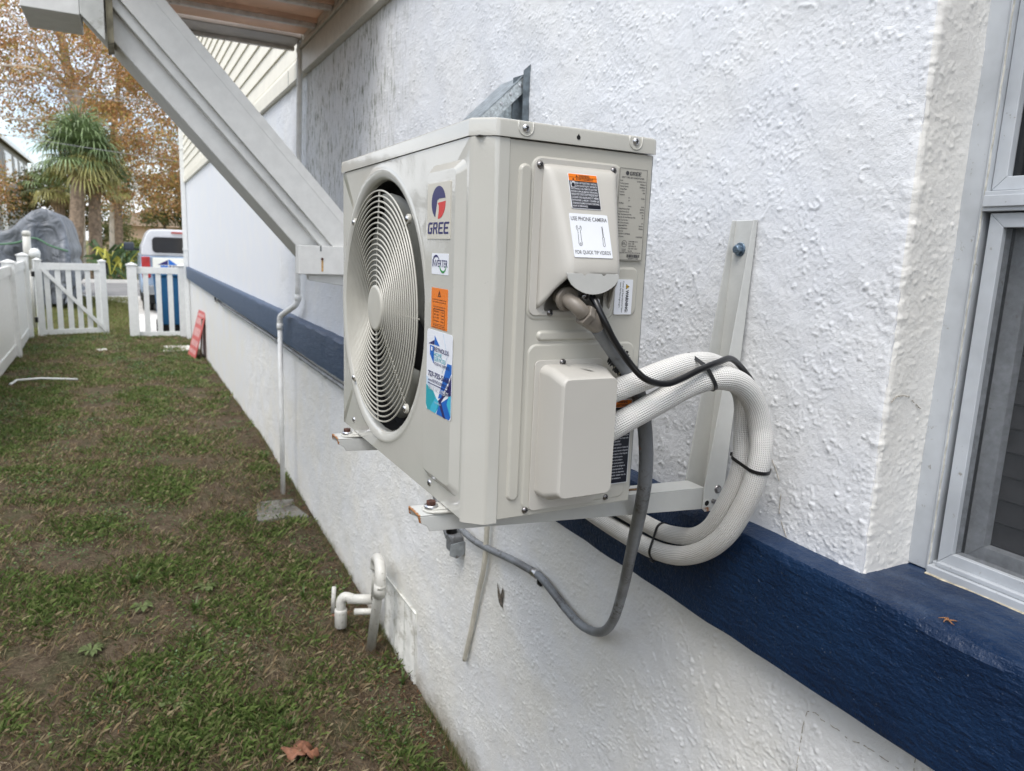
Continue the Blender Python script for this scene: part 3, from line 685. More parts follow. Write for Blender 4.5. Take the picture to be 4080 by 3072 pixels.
# casing behind
mb=MB(); mb.box(.0460,D,YS+.0012,YS+.012,0,.5262); sp=mb.build('side_panel',M['unit_side'],ac,bevel=.0015)
MB().box(.05,D,YF-.003,YF+.0025,0,.526).build('far_side_panel',M['unit_side'],ac,bevel=.002)
MB().prism([(.004,.020,0),(.034,-.008,0),(D,-.008,0),(D,YF,0),(.004,YF,0)],(0,0,-.002),(0,0,.006)).build('base_pan',M['unit_side'],ac,bevel=.001)
MB().box(D-.012,D+.002,YS+.016,YF-.01,.01,.52).build('condenser_coil',M['coil'],ac)
MB().lathe([(RO-.0005,-.012),(RO+.010,-.03),(RO+.012,-.055),(0,-.056)],(0,CY,CZ),(-1,0,0),64).build('fan_shroud_back',M['dark'],ac)
MB().box(D-.0005,D+.0028,YS+.004,YS+.012,.02,.526).build('coil_guard',M['coil'],ac)
# lid
def lid_ring(z,g):
    c=[(0-g,YF+.004+g),(0-g,.0125-g*.4),(.0015,.0095-g),(.0245-g*.3,-.0142-g),(.031,-.0158-g),(D-.004,-.0158-g),(D+.002+g,-.0120-g),(D+.002+g,YF+.004+g)]
    return [(x,y,z) for x,y in c]
mb=MB(); loftface(mb,[lid_ring(.5275,.0018),lid_ring(.5275,.0022),lid_ring(.5300,.0024),lid_ring(.5465,.0020),lid_ring(.5492,.0008),lid_ring(.5502,-.0012)])
mb.add(lid_ring(.5275,.0018),[tuple(range(8))[::-1]])
lid=mb.build('top_cover',M['unit'],ac); autosmooth(lid,30)
# real gap under the lid; a black strip inside deepens the seam shadow
MB().box(.004,D-.004,-.006,YF,.5266,.5274).build('seam_shade_strip',M['black'],ac)
FS=Frame((0,YS,0),(1,0,0),(0,0,1))
def screw(parent,F,x,y,z=.0,r=.0052,mat='steel',name='screw'):
    mb=MB(); o=F.p(x,y,z)
    mb.lathe([(0,.0030),(r*.45,.0028),(r*.8,.0019),(r,.0004),(r,-.0005)],o,F.n,20)
    a=mb.build(name,M[mat],parent,smooth=True)
    m2=MB(); an=random.uniform(0,1.5)
    for k in (0,1):
        c,s=math.cos(an+k*math.pi/2),math.sin(an+k*math.pi/2); q=[(-.55*r,-.11*r),(.55*r,-.11*r),(.55*r,.11*r),(-.55*r,.11*r)]
        m2.prism([F.p(x+u*c-v_*s,y+u*s+v_*c,z+.0024) for u,v_ in q],(0,0,0),F.n*(.0006+k*.0001))
    m2.build('cross_slot',M['dark'],a); return a
for x,z in ((.0665,.5405),(.2455,.5420)):
    mb=MB(); pts=[(x-.011,.5495),(x-.011,.541)]+[(x+.011*math.cos(R(a)),.541+.010*math.sin(R(a))) for a in range(180,361,20)]+[(x+.011,.5495)]
    FL=Frame((0,-.0182,0),(1,0,0),(0,0,1))
    # pressed screw seat: slim raised rim
    P=[FL.p(a,b,.0002) for a,b in pts]; mb.tube(P,.0009,6); mb.build('screw_seat',M['unit'],lid,smooth=True)
    screw(lid,FL,x,z,.0002,.0056)
mb=MB(); plate(mb,Frame((0,-.0182,0),(1,0,0),(0,0,1)),.1455,.5345,.006,.006,.0003,.0029); mb.prism([Frame((0,-.0182,0),(1,0,0),(0,0,1)).p(a,b) for a,b in((.1472,.540),(.1498,.540),(.1485,.5425))],(0,0,0),(0,-.0003,0)); mb.build('lid_hole',M['dark'],lid)
# pressed ribs on the side panel
def rib(x,z,w_,h_,t,rad,name='pressed_rib',z0=.0):
    mb=MB(); loftface(mb,[[FS.p(x+a,z+b,-.0012) for a,b in rrect(w_,h_,rad,8)],[FS.p(x+.0022+a,z+.0022+b,t*.8-.0012) for a,b in rrect(w_-.0044,h_-.0044,rad-.002,8)],[FS.p(x+.0036+a,z+.0036+b,t-.0012) for a,b in rrect(w_-.0072,h_-.0072,max(rad-.0035,.001),8)]])
    o=mb.build(name,M['unit_side'],sp,bevel=.0007,seg=2,angle=18); return o
rib(.0600,.026,.0200,.471,.0042,.0098)
rib(.0850,.008,.186,.246,.0022,.014,'lower_embossing')
rib(.0985,.2580,.117,.0150,.0040,.0072)
rib(.0790,.2875,.150,.2210,.0020,.016,'upper_embossing')
rib(.2265,.2930,.0415,.0720,.0026,.012,'label_embossing')
FS2=Frame((0,YS,0),(1,0,0),(0,0,1))
# ---- electrical cover (hood shape, open below)
ec_plate=MB(); plate(ec_plate,FS,.0825,.2945,.1375,.2115,.0022,.011,.0008); ec=ec_plate.build('electrical_cover',M['plastic'],ac,bevel=.0007,angle=50)
def hood_cover():
    XL,XR,ZT=.0960,.2150,.4970; zf,zb=.3530,.3040
    def pz(z): t=min(1,max(0,(ZT-z)/(ZT-zf))); return .004+.052*(t**.92) if z>zf-.02 else .056
    prof=[]
    # (s: left..right, depth fraction)
    L=[(0,0),(.012,.10),(.025,.30),(.04,.55),(.055,.76),(.075,.90),(.10,.975),(.13,1),(.3,1),(.5,1),(.7,1),(.87,1),(.90,.975),(.925,.90),(.945,.76),(.96,.55),(.975,.30),(.988,.10),(1,0)]
    n=26; v=[]
    for i in range(n):
        t=(i/(n-1))
        for s,dp_ in L:
            zbot=zb+(zf-zb)*min(1,dp_*1.0)
            tt=t if i else 0
            z=ZT-(ZT-zbot)*tt
            # rounded top
            depth=pz(z)*dp_; 
            if t<.06: depth*=math.sin(min(1,t/.06)*math.pi/2)
            # rounded lower corner of the front face
            if t>.86 and dp_>.5: depth-= (t-.86)**2/.14**2*.004
            draft=(1-abs(2*s-1))*0
            inset=.010*dp_*(t**1.0)
            x=XL+(XR-XL)*s; x+= inset if s<.5 else -inset*1.4
            v.append(FS.p(x,z,depth+.0022))
    k=len(L); f=[(i*k+j,i*k+j+1,(i+1)*k+j+1,(i+1)*k+j) for i in range(n-1) for j in range(k-1)]
    me=MB().add(v,f).mesh('hood'); 
    o=link('hood',me,M['plastic'],ec); me.shade_smooth()
    m=o.modifiers.new('s','SOLIDIFY'); m.thickness=.0024; m.offset=-1
    return o
hood_cover()
# flap hanging from the front lip (arched lower edge, two notches on top)
FF2=Frame((0,YS-.0545,0),(1,0,0),(0,0,1))
top=[(.1075,.3560),(.132,.3560),(.136,.3525),(.140,.3560),(.163,.3560),(.167,.3525),(.171,.3560),(.1905,.3560),(.1930,.352)]
arc=[(.1925-.0825*t,.349-.0215*math.sin(math.pi*min(1,max(0,t)))**.62) for t in [i/14 for i in range(15)]]
mb=MB(); mb.prism([FF2.p(a,b,0) for a,b in top+arc],(0,0,0),FF2.n*.0022); mb.build('cover_flap',plain('pale_flap',(.58,.58,.55),.4,var=.04),ec,bevel=.0006,angle=60)
# strip at lower left where the cover folds
mb=MB(); mb.prism([FS.p(a,b,.002) for a,b in((.0985,.2955),(.1040,.2955),(.1040,.306),(.130,.350),(.124,.352),(.0985,.310))],(0,0,0),FS.n*.0016); mb.build('fold_strip',M['plastic'],ec,bevel=.0004)
for x,z in ((.0905,.4965),(.2098,.4985),(.1165,.2985)): screw(ec,FS,x,z,.0032,.0052,'darksteel')
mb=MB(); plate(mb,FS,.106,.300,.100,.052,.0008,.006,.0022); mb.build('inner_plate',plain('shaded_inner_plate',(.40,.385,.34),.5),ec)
# ---- valve cover
vp=MB(); plate(vp,FS,.0965,.0080,.1160,.2230,.0022,.008,.0012); vc=vp.build('valve_cover',M['plastic'],ac,bevel=.0008,angle=50)
def vring(x0,x1,z0,z1,dp_,rad): return [FS.p(x0+a,z0+b,dp_) for a,b in rrect(x1-x0,z1-z0,rad,7)]
mb=MB(); loftface(mb,[vring(.1045,.2050,.0300,.2245,.003,.012),vring(.1045,.2045,.0320,.2235,.030,.012),vring(.1035,.1945,.0440,.2165,.062,.012),vring(.1042,.1938,.0452,.2155,.0672,.0115),vring(.1062,.1918,.0472,.2135,.0700,.0105)])
o=mb.build('valve_housing',M['plastic'],vc); autosmooth(o,50)
mb=MB(); FV=Frame((0,0,.2247),(1,0,0),(0,-1,0))
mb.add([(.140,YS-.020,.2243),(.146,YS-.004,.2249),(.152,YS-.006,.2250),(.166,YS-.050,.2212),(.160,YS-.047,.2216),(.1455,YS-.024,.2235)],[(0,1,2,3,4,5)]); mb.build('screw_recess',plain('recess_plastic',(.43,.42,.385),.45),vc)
screw(vc,FS,.1420,.2270,.0034,.0052,'darksteel')
for x,z in ((.0918,.0095),(.2345,.0115)): screw(ac,FS,x,z,.0005,.0050,'darksteel')
for y,z in ((.131,.0175),(.564,.0225)): screw(ac,FF,-y,z,.0,.0055,'steel')
# ---- fan and grille
gr=MB(); xg=-.0035
nr=18
for i in range(nr):
    r=.0495+(.2085-.0495)*i/(nr-1); n=84 if r>.1 else 56
    gr.lathe([(r+.0016*math.cos(a),.0016*math.sin(a)) for a in [2*math.pi*k/6 for k in range(7)]],(xg+.0010*math.sin(i*1.3)*0-.004*(1-(r/.21)**2),CY,CZ),(-1,0,0),n)
for k in range(8):
    a=R(45*k); dy,dz=math.cos(a),math.sin(a)
    pts=[(xg+.0028-.004*(1-(r/.21)**2),CY+dy*r,CZ+dz*r) for r in np.linspace(.040,.209,14)]
    if k%2: pts+=[(xg+.002,CY+dy*.2135,CZ+dz*.2135),(xg+.0015,CY+dy*.2185,CZ+dz*.2185)]
    gr.tube(pts,.0017,6)
gr.lathe([(0,.0005),(.036,.0005),(.0405,-.0002),(.042,-.0025),(.042,-.004)],(xg-.006,CY,CZ),(-1,0,0),48)
for k in (1,3,5,7):
    a=R(45*k); gr.lathe([(.0,.0022),(.0075,.0022),(.0082,.0005),(.0082,-.003)],(xg+.0015,CY+math.cos(a)*.2205,CZ+math.sin(a)*.2205),(-1,0,0),18)
go=gr.build('fan_grille',M['grille'],ac,smooth=True); autosmooth(go,60)
for k in (1,3,5,7):
    a=R(45*k); screw(go,FF,-(CY+math.cos(a)*.2205),CZ+math.sin(a)*.2205,.0042,.0055)
fan=MB(); fan.lathe([(0,.012),(.040,.012),(.048,.004),(.050,-.04)],(.030,CY,CZ),(-1,0,0),32)
for b in range(3):
    v=[];nr_,na=8,12
    for i in range(nr_):
        r=.045+(.205-.045)*i/(nr_-1)
        for j in range(na):
            t=j/(na-1); a=R(120*b-38+ (95+i*2)*t + 10*math.sin(i*.4)); v.append((.012+.034*t+.004*math.sin(t*3),CY+math.cos(a)*r,CZ+math.sin(a)*r))
    fan.add(v,[(i*na+j,i*na+j+1,(i+1)*na+j+1,(i+1)*na+j) for i in range(nr_-1) for j in range(na-1)])
fo=fan.build('fan',M['fan'],ac,smooth=True); m=fo.modifiers.new('s','SOLIDIFY'); m.thickness=.002
# ---- feet
def foot(y,xx=0):
    mb=MB(); pts=[(.02,y-.024),(.02,y+.024),(-.010,y+.021),(-.022,y+.017),(-.029,y+.010),(-.0315,y),(-.029,y-.010),(-.022,y-.017),(-.010,y-.021)]
    mb.prism([(a,b,-.004) for a,b in pts],(0,0,-.0035),(0,0,.0))
    mb.prism([(a*.80,(b-y)*.66+y,-.004) for a,b in pts],(0,0,0),(0,0,.0022))
    f=mb.build('mounting_foot',M['unit'],ac,bevel=.0016,seg=3)
    mb=MB(); mb.lathe([(.0,.003),(.0105,.003),(.0105,0)],(-.018,y,-.0018),(0,0,1),24); mb.build('washer',M['steel'],f,smooth=True)
    mb=MB(); hexp=[(-.018+.0078*math.cos(R(60*k+12)),y+.0078*math.sin(R(60*k+12)),.0012) for k in range(6)]; mb.prism(hexp,(0,0,0),(0,0,.0062)); mb.build('hex_bolt',M['rustbolt'],f,bevel=.0008)
foot(.078); foot(.552)
# ---- badges and stickers (thin plates with printed lettering)
def sticker(name,label,F,x,y,w_,h_,bg,rad=.002,th=.0004,parent=ac):
    mb=MB(); plate(mb,F,x,y,w_,h_,th,rad); o=mb.build(name,S[bg] if isinstance(bg,str) else bg,parent); tag(o,label); return o
def pr_(parent,name,mat,fn,z):
    mb=MB(); fn(mb,z); return mb.build(name,S[mat],parent,recalc=False)
FR=Frame((-.0081,0,0),(0,-1,0),(0,0,1))        # raised strip face; local x = -y
# logo badge
b=sticker('brand_badge','silver badge with round two-coloured emblem and capital letters',FR,-.1375,.3945,.0865,.0785,'silver',.0012,.0010)
ex,ey,er=-.0945,.4455,.0250
def arcpts(a0,a1,rx,ry,n=26): return [(ex+rx*math.cos(R(a0+(a1-a0)*i/n)),ey+ry*math.sin(R(a0+(a1-a0)*i/n))) for i in range(n+1)]
RX,RY=.0262,.0228
def g1(mb,z): flat(mb,FR,arcpts(14,243,RX,RY,40)+[(ex-.0045,ey+.0036),(ex-.001,ey+.0040),(ex+.0022,ey+.0052)],z,.0002)
def g2(mb,z): flat(mb,FR,[(ex+.0265,ey+.0012),(ex+.0000,ey-.0005),(ex-.0025,ey-.0008),(ex+.0012,ey-.0045),(ex+.0018,ey-.012),(ex-.0015,ey-.0226)]+arcpts(-88,0,RX,RY,20),z,.0002)
pr_(b,'emblem_upper','navy',g1,.0011); pr_(b,'emblem_lower','red',g2,.0011)
def glyphs(mb,F,x,y,h,W,z,sh=.12):
    """the four letter word built from strokes"""
    k=h; t=.20*k; cw=W/4.45
    def st(pts,ox): flat(mb,F,[(x+ox+a*cw+sh*b*k,y+b*k) for a,b in pts],z,.0002)
    ww=1.0
    # G
    st([(.12,0),(.78,0),(.95,.12),(.95,.55),(.52,.55),(.52,.40),(.68,.40),(.68,.20),(.30,.20),(.26,.25),(.26,.75),(.32,.82),(.92,.82),(.98,1),(.20,1),(.0,.84),(.0,.12)],0)
    # R
    ox=1.13*cw; st([(0,0),(.26,0),(.26,1),(0,1)],ox); st([(.26,.84),(.66,.84),(.66,.58),(.26,.58),(.26,.42),(.50,.42),(.72,0),(1.02,0),(.76,.44),(.92,.54),(.92,.90),(.78,1),(.26,1)],ox)
    for o_ in (2.26,3.39):
        ox=o_*cw; st([(.14,0),(1.0,0),(.96,.17),(.30,.17),(.26,.22),(.26,.42),(.84,.42),(.84,.58),(.26,.58),(.26,.80),(.32,.83),(1.0,.83),(1.02,1),(.16,1),(0,.88),(0,.12)],ox)
pr_(b,'badge_lettering','navy',lambda m,z:glyphs(m,FR,-.1345,.4015,.0165,.0795,z),.0011)
# inverter sticker
b=sticker('inverter_sticker','small white sticker with curved swooshes and dark capitals',FR,-.1182,.3442,.0632,.0300,'white',.0018)
def swoosh(F,cx,cy,rx,ry,a0,a1,t0):
    o=[];i_=[]
    for k in range(21):
        u=k/20; a=R(a0+(a1-a0)*u); t=t0*math.sin(math.pi*(.15+.85*u*.95))
        o.append((cx+rx*math.cos(a),cy+ry*math.sin(a))); i_.append((cx+(rx-t)*math.cos(a),cy+(ry-t)*math.sin(a)))
    return o+i_[::-1]
pr_(b,'swoosh_upper','navy',lambda m,z:flat(m,FR,swoosh(FR,-.101,.3620,.0125,.0100,170,12,.0030),z),.0006)
pr_(b,'swoosh_lower','green',lambda m,z:flat(m,FR,swoosh(FR,-.0745,.3590,.0130,.0125,-168,-5,.0032),z),.0006)
pr_(b,'sticker_lettering','navy',lambda m,z:text(m,FR,'INVERTER',-.1150,.3550,.0100,.0575,z,off=.008),.0007)
# orange notice
b=sticker('orange_notice','orange notice sticker with a boxed table of hours',FR,-.1165,.2655,.0620,.0590,'orange',.0016)
def orange_txt(m,z):
    tri=[(-.0885,.3165),(-.0845,.3165),(-.0865,.3215)]; cx=-.0855
    for A_,B_,C_ in (((-.0900,.3148),(-.0810,.3148),(-.0810,.3156)),):
        pass
    P=[(-.0912,.3125),(-.0798,.3125),(-.0855,.3215)]; Q=[(-.0893,.3135),(-.0817,.3135),(-.0855,.3198)]
    for i in range(3): flat(m,FR,[P[i],P[(i+1)%3],Q[(i+1)%3],Q[i]],z)
    flat(m,FR,[(cx-.0005,.3152),(cx+.0005,.3152),(cx+.0008,.3182),(cx-.0008,.3182)],z); flat(m,FR,[(cx-.0005,.3140),(cx+.0005,.3140),(cx+.0005,.3147),(cx-.0005,.3147)],z)
    ls=['In Cold Weather, Compressor must','warm up before system start-up.','','Connect power to Outdoor Unit','for allotted time below:']
    for i,t_ in enumerate(ls):
        if t_: text(m,FR,t_,cx,.3070-i*.0034,.0019,len(t_)*.00162,z,'c',.01)
    rows=[('50°F & Above:','1 hour'),('32°F - 50°F:','2 hours'),('14°F - 32°F:','4 hours'),('14°F & Below:','8 hours')]
    for i,(a,c) in enumerate(rows): text(m,FR,a,-.1055,.2895-i*.0046,.0021,.0200,z,'l',.015); text(m,FR,c,-.0665,.2895-i*.0046,.0021,.0120,z,'r',.015)
    for a0,a1,b0,b1 in ((-.108,-.064,.2935,.2939),(-.108,-.064,.2722,.2726),(-.108,-.1076,.2722,.2939),(-.0644,-.064,.2722,.2939)): flat(m,FR,[(a0,b0),(a1,b0),(a1,b1),(a0,b1)],z)
    text(m,FR,'For reference, use the coldest',cx,.2692,.0018,.044,z,'c',.01); text(m,FR,'temperature from the last 24 hours.',cx,.2665,.0018,.050,z,'c',.01)
pr_(b,'notice_lettering','black',orange_txt,.0006)
# installer sticker
X0,Y0s,WS,HS=-.1312,.1385,.0980,.1235
b=sticker('installer_sticker','tall white and blue installer sticker with a house logo and phone number',FR,X0,Y0s,WS,HS,'white',.006)
def clipped(m,z,col,pts): flat(m,FR,[(X0+a*WS,Y0s+c*HS) for a,c in pts],z,.00008)
def art(layers):
    for i,(col,pts) in enumerate(layers):
        mb=MB(); clipped(mb,.00042+i*.00003,col,pts); mb.build('printed_shape',S[col],b,recalc=False)
art([('pale',[(.0,.30),(.22,.22),(.10,.40),(.0,.42)]),('teal',[(.0,.06),(.06,.0),(.42,.01),(.55,.12),(.30,.26),(0,.31)]),
     ('cyan',[(.18,.0),(.40,.0),(.52,.16),(.40,.20),(.22,.07)]),
     ('blue',[(.44,.0),(.93,.005),(.99,.05),(.99,.30),(.72,.20),(.55,.14)]),('navy',[(.70,.0),(.80,.0),(.62,.17),(.72,.24),(.99,.36),(.99,.44),(.60,.22),(.50,.17)]),
     ('pale',[(.58,.30),(.70,.38),(.88,.62),(.78,.62)]),('blue',[(.50,.20),(.62,.22),(.99,.56),(.99,.66),(.83,.66),(.66,.42)]),('navy',[(.80,.28),(.99,.28),(.99,.54),(.88,.40)]),('cyan',[(.84,.18),(.99,.05),(.99,.30),(.90,.28)]),
     ('pale',[(.63,1.0),(.645,1.0),(.83,.74),(.818,.74)]),('pale',[(.818,.74),(.83,.74),(.64,.52),(.625,.52)])])
def lg(col,pts,z=.0009):
    mb=MB(); flat(mb,FR,[(X0+a*WS,Y0s+c*HS) for a,c in pts],z,.00012); mb.build('logo_shape',S[col],b,recalc=False)
lg('navy',[(.08,.825),(.31,.885),(.31,.83)]); lg('blue',[(.325,.94),(.325,.83),(.53,.83)])
lg('blue',[(.145,.81),(.30,.81),(.30,.60),(.145,.70)]); lg('white',[(.19,.795),(.25,.795),(.25,.75),(.19,.75)],.0011)
mb=MB()
def tt(s_,x,y,h,w_,off=.0,z=.0012): text(mb,FR,s_,X0+x*WS,Y0s+y*HS,h*HS,w_*WS,z,'l',off)
tt('REYNOLDS',.32,.755,.052,.56,.012); tt('YOUR AC EXPERTS',.32,.590,.034,.60,.006); tt('727-755-5668',.09,.435,.062,.82,.02); tt('www.REYNOLDSHS.COM',.09,.368,.038,.82,.01)
flat(mb,FR,[(X0+.09*WS,Y0s+.338*HS),(X0+.90*WS,Y0s+.338*HS),(X0+.90*WS,Y0s+.348*HS),(X0+.09*WS,Y0s+.348*HS)],.0012)
mb.build('sticker_lettering',S['navy'],b,recalc=False)
mb=MB(); tt('HOME',.32,.695,.048,.30,.0); tt('SERVICES',.32,.640,.048,.44,.0); mb.build('sticker_lettering',S['teal'],b,recalc=False)
mb=MB(); tt('YOUR AC EXPERTS',.09,.268,.052,.82,.01); tt('CAC1822481',.36,.125,.022,.26,.0)
mb.build('sticker_lettering',S['ltext'],b,recalc=False)
# ---- rating label on the side
FL=Frame((0,YS-.0014,0),(1,0,0),(0,0,1))
lab=solid('silver_label',(.45,.435,.385),.3)
b=sticker('rating_label','tall silver rating label with a bordered table of small print',FL,.2205,.3745,.0500,.1305,lab,.002,.0014)
def rating(m,z):
    for a0,a1,b0,b1 in ((.2212,.2698,.5040,.5043),(.2212,.2698,.3755,.3758),(.2212,.2215,.3755,.5043),(.2695,.2698,.3755,.5043)): flat(m,FL,[(a0,b0),(a1,b0),(a1,b1),(a0,b1)],z)
    glyphs(m,FL,.2385,.4950,.0052,.0205,z); m.lathe([(0,.0002),(.0030,.0002)],FL.p(.2345,.4977,z),FL.n,20)
    text(m,FL,'SPLIT TYPE AIR CONDITIONER',.2450,.4905,.0022,.0400,z,'c',.02)
    rows=[('Model','GLIV09HP115V1AO'),('Cooling Capacity','9000Btu/h'),('Heating Capacity','10000Btu/h'),('Voltage/Phase','115V/1'),('Frequency','60Hz'),('Compressor',''),('            RLA','10.50A'),('            LRA','-'),('Fan Motor',''),('            Outdoor','0.65A'),('Design Pressure(High)','550PSIG'),('Design Pressure(Low)','240PSIG'),('Max Fuse Size/Fusible Max.','20A'),('Max Ckt. Bkr Size/Disjoncteur Max.','20A'),('(Hacr Type Per Nec)',''),('Min. Circuit Ampacity','16A'),('Refrigerant(R410A)','24.34oz'),('Date of Manufacture','2024.06'),('Outdoor Use',''),("UTILISATION À L'EXTÉRIEUR",''),('Serial Number','2124G923228')]
    for i,(a,c) in enumerate(rows):
        y=.4862-i*.00392; ind=.016 if a.startswith('   ') else 0; a=a.strip()
        text(m,FL,a,.2228+ind,y,.0020,len(a)*.00092,z,'l',.015)
        if c: text(m,FL,c,.2680,y,.0020,len(c)*.00105,z,'r',.015)
    for i,a in enumerate(['CONFORMS TO UL','STD. 1995','CERTIFIED TO','CSA STD. C22.2','No.236']): text(m,FL,a,.2440,.4010-i*.0034,.0020,len(a)*.0012,z,'l',.015)
    m.lathe([(.0042,.0002),(.0048,.0002)],FL.p(.2365,.3985,z),FL.n,24); text(m,FL,'ETL',.2365,.3970,.0030,.006,z,'c',.03)
    text(m,FL,'Intertek',.2365,.3900,.0016,.008,z,'c',.015); text(m,FL,'3137644',.2365,.3875,.0016,.007,z,'c',.015)
    text(m,FL,'GREE ELECTRIC APPLIANCES, INC. OF ZHUHAI',.2455,.3848,.0018,.043,z,'c',.012)
    x=.2420
    rr_=random.Random(3)
    while x<.2655:
        w_=rr_.choice((.0003,.0005,.0008)); flat(m,FL,[(x,.3790),(x+w_,.3790),(x+w_,.3835),(x,.3835)],z); x+=w_+rr_.choice((.0003,.0005,.0007))
    text(m,FL,'63249911328',.2540,.3765,.0018,.018,z,'c',.015)
pr_(b,'label_lettering','grey',rating,.0016)
# p65 sticker, turned a quarter
b=sticker('rotated_warning_sticker','white sticker with yellow triangle and sideways warning text',FL,.2262,.2955,.0315,.0515,'white',.0012,.0012)
FQ=Frame(FL.p(.2262,.3470,0),(0,0,-1),(1,0,0))   # local x runs down, y to the right
mb=MB(); 
text(mb,FQ,'WARNING:',.0155,.0195,.0050,.0330,.0015,'l',.03); text(mb,FQ,'Cancer and Reproductive Harm-',.0025,.0128,.0026,.0465,.0015,'l',.005); text(mb,FQ,'www.P65Warnings.ca.gov.',.0040,.0080,.0026,.0380,.0015,'l',.005)
T1=[(.0065,.0192),(.0145,.0192),(.0105,.0255)]; flat(mb,FQ,T1,.0013,.0001); mb.build('sticker_lettering',S['black'],b,recalc=False)
mb=MB(); flat(mb,FQ,[(.0076,.0199),(.0134,.0199),(.0105,.0244)],.0015,.0001); o=mb.build('warning_triangle',S['yellow'],b,recalc=False)
mb=MB(); flat(mb,FQ,[(.0101,.0214),(.0109,.0214),(.0111,.0232),(.0099,.0232)],.0017,.0001); flat(mb,FQ,[(.0101,.0203),(.0109,.0203),(.0109,.0209),(.0101,.0209)],.0017,.0001); mb.build('exclamation_mark',S['black'],b,recalc=False)
# service label behind the hoses
b=sticker('service_label','black service warning label with an orange heading partly hidden by the hoses',FL,.2320,.0330,.0385,.1330,'white',.002,.0030)
mb=MB(); plate(mb,FL,.2330,.0340,.0365,.1200,.0002,.001,.0031); mb.build('printed_field',S['black'],b)
mb=MB(); plate(mb,FL,.2330,.1545,.0365,.0105,.0002,.001,.0031); mb.build('orange_heading',S['orange'],b)
def svc(m,z):
    L_=['RISK OF ELECTRIC SHOCK.','CAN CAUSE INJURY OR DEATH.','DISCONNECT ALL REMOTE','ELECTRIC POWER SUPPLIES','Do not use a torch to remove','any component. Oil may catch','fire. Use a tubing cutter.','Ne pas utiliser une torche pour','retirer composantes. Huile peut','bruler. Utiliser une coupe-tube.','EXPLOSION HAZARD','RISQUE D\'EXPLOSION','Unit under pressure. Relieve all','pressure and recover refrigerant','before repairs or final disposal.','Use all service ports.','Systeme sous pression.','Relever toutes pressions','et recouvrir le refrigerant','avant d\'entreprendre les','reparations ou disposition','du produit. Utiliser tous les','ports de maintenance.']
    for i,t_ in enumerate(L_): text(m,FL,t_,.2345,.1485-i*.0049,.0024,min(.0335,len(t_)*.00112),z,'l',.015)
pr_(b,'label_lettering','ltext',svc,.0034)
pr_(b,'heading_lettering','black',lambda m,z:(text(m,FL,'WARNING',.2525,.1605,.0036,.018,z,'c',.03),text(m,FL,'AVERTISSEMENT',.2525,.1555,.0036,.029,z,'c',.02)),.0034)
# stickers on the sloping cover
ft_=(Vector((0,YS-.0022-.0560,.3610))-Vector((0,YS-.0022-.0145,.4700)))
up=Vector((0,-(ft_.y),-(ft_.z))).normalized()
def covy(z): t=(.4970-z)/(.4970-.3530); return YS-.0022-(.004+.052*(t**.92))
zc=.425; dz=.02
up=Vector((0,covy(zc+dz)-covy(zc-dz),2*dz)).normalized()
FC=Frame((0,covy(.441)-.0030,.441),(1,0,0),up)
b=sticker('shock_warning_label','black and orange electric shock warning label on the hooded cover',FC,.1262,.000,.0475,.0500,'white',.0018,.0005)
mb=MB(); plate(mb,FC,.1270,.0008,.0459,.0385,.0002,.0008,.0006); mb.build('printed_field',S['black'],b)
mb=MB(); plate(mb,FC,.1270,.0395,.0459,.0097,.0002,.0008,.0006); mb.build('orange_heading',S['orange'],b)
def wtext(m,z):
    L_=['RISK OF ELECTRIC SHOCK.','CAN CAUSE INJURY OR DEATH.','DISCONNECT ALL REMOTE ELECTRIC','POWER SUPPLIES BEFORE SERVICING.','RISQUE DE CHOCS ÉLECTRIQUES PEUT','CAUSER DES BLESSURES ET MÊME','ENTRAÎNER LA MORT. COUPER LES','SOURCES D\'ALIMENTATION À DISTANCE','AVANT LE DÉPANNAGE.']
    for i,t_ in enumerate(L_):
        x=.1365 if i<2 else .1280; text(m,FC,t_,x,.0352-i*.0041,.0026,(.0355 if i<2 else (.0435 if i<8 else .024)),z,'l',.02)
    flat(m,FC,[(.128,.0213),(.1715,.0213),(.1715,.0216),(.128,.0216)],z)
    plate(m,FC,.1285,.0300,.0072,.0085,.0002,.0004,z)
pr_(b,'label_lettering','ltext',wtext,.0009)
def whead(m,z):
    text(m,FC,'WARNING',.1520,.0450,.0032,.0175,z,'c',.03); text(m,FC,'AVERTISSEMENT',.1525,.0405,.0032,.0285,z,'c',.02)
    flat(m,FC,[(.1270,.0442),(.1729,.0442),(.1729,.0445),(.1270,.0445)],z)
    flat(m,FC,[(.1385,.0450),(.1415,.0450),(.1400,.0480)],z); flat(m,FC,[(.1325,.0405),(.1355,.0405),(.1340,.0435)],z)
    # shock pictogram: hand
    flat(m,FC,[(.1305,.0305),(.1345,.0305),(.1350,.0345),(.1335,.0365),(.1310,.0355),(.1295,.0335)],z+.0004); flat(m,FC,[(.1290,.0380),(.1300,.0382),(.1318,.0362),(.1308,.0358)],z+.0004)
pr_(b,'heading_lettering','black',whead,.0009)
zq=.3770; FC2=Frame((0,covy(.405)-.0030,.405),(1,0,0),Vector((0,covy(.425)-covy(.385),.04)).normalized())
b=sticker('phone_camera_label','white label with wrench and screwdriver drawings below the warning label',FC2,.1200,-.0300,.0620,.0610,'white',.0018,.0005)
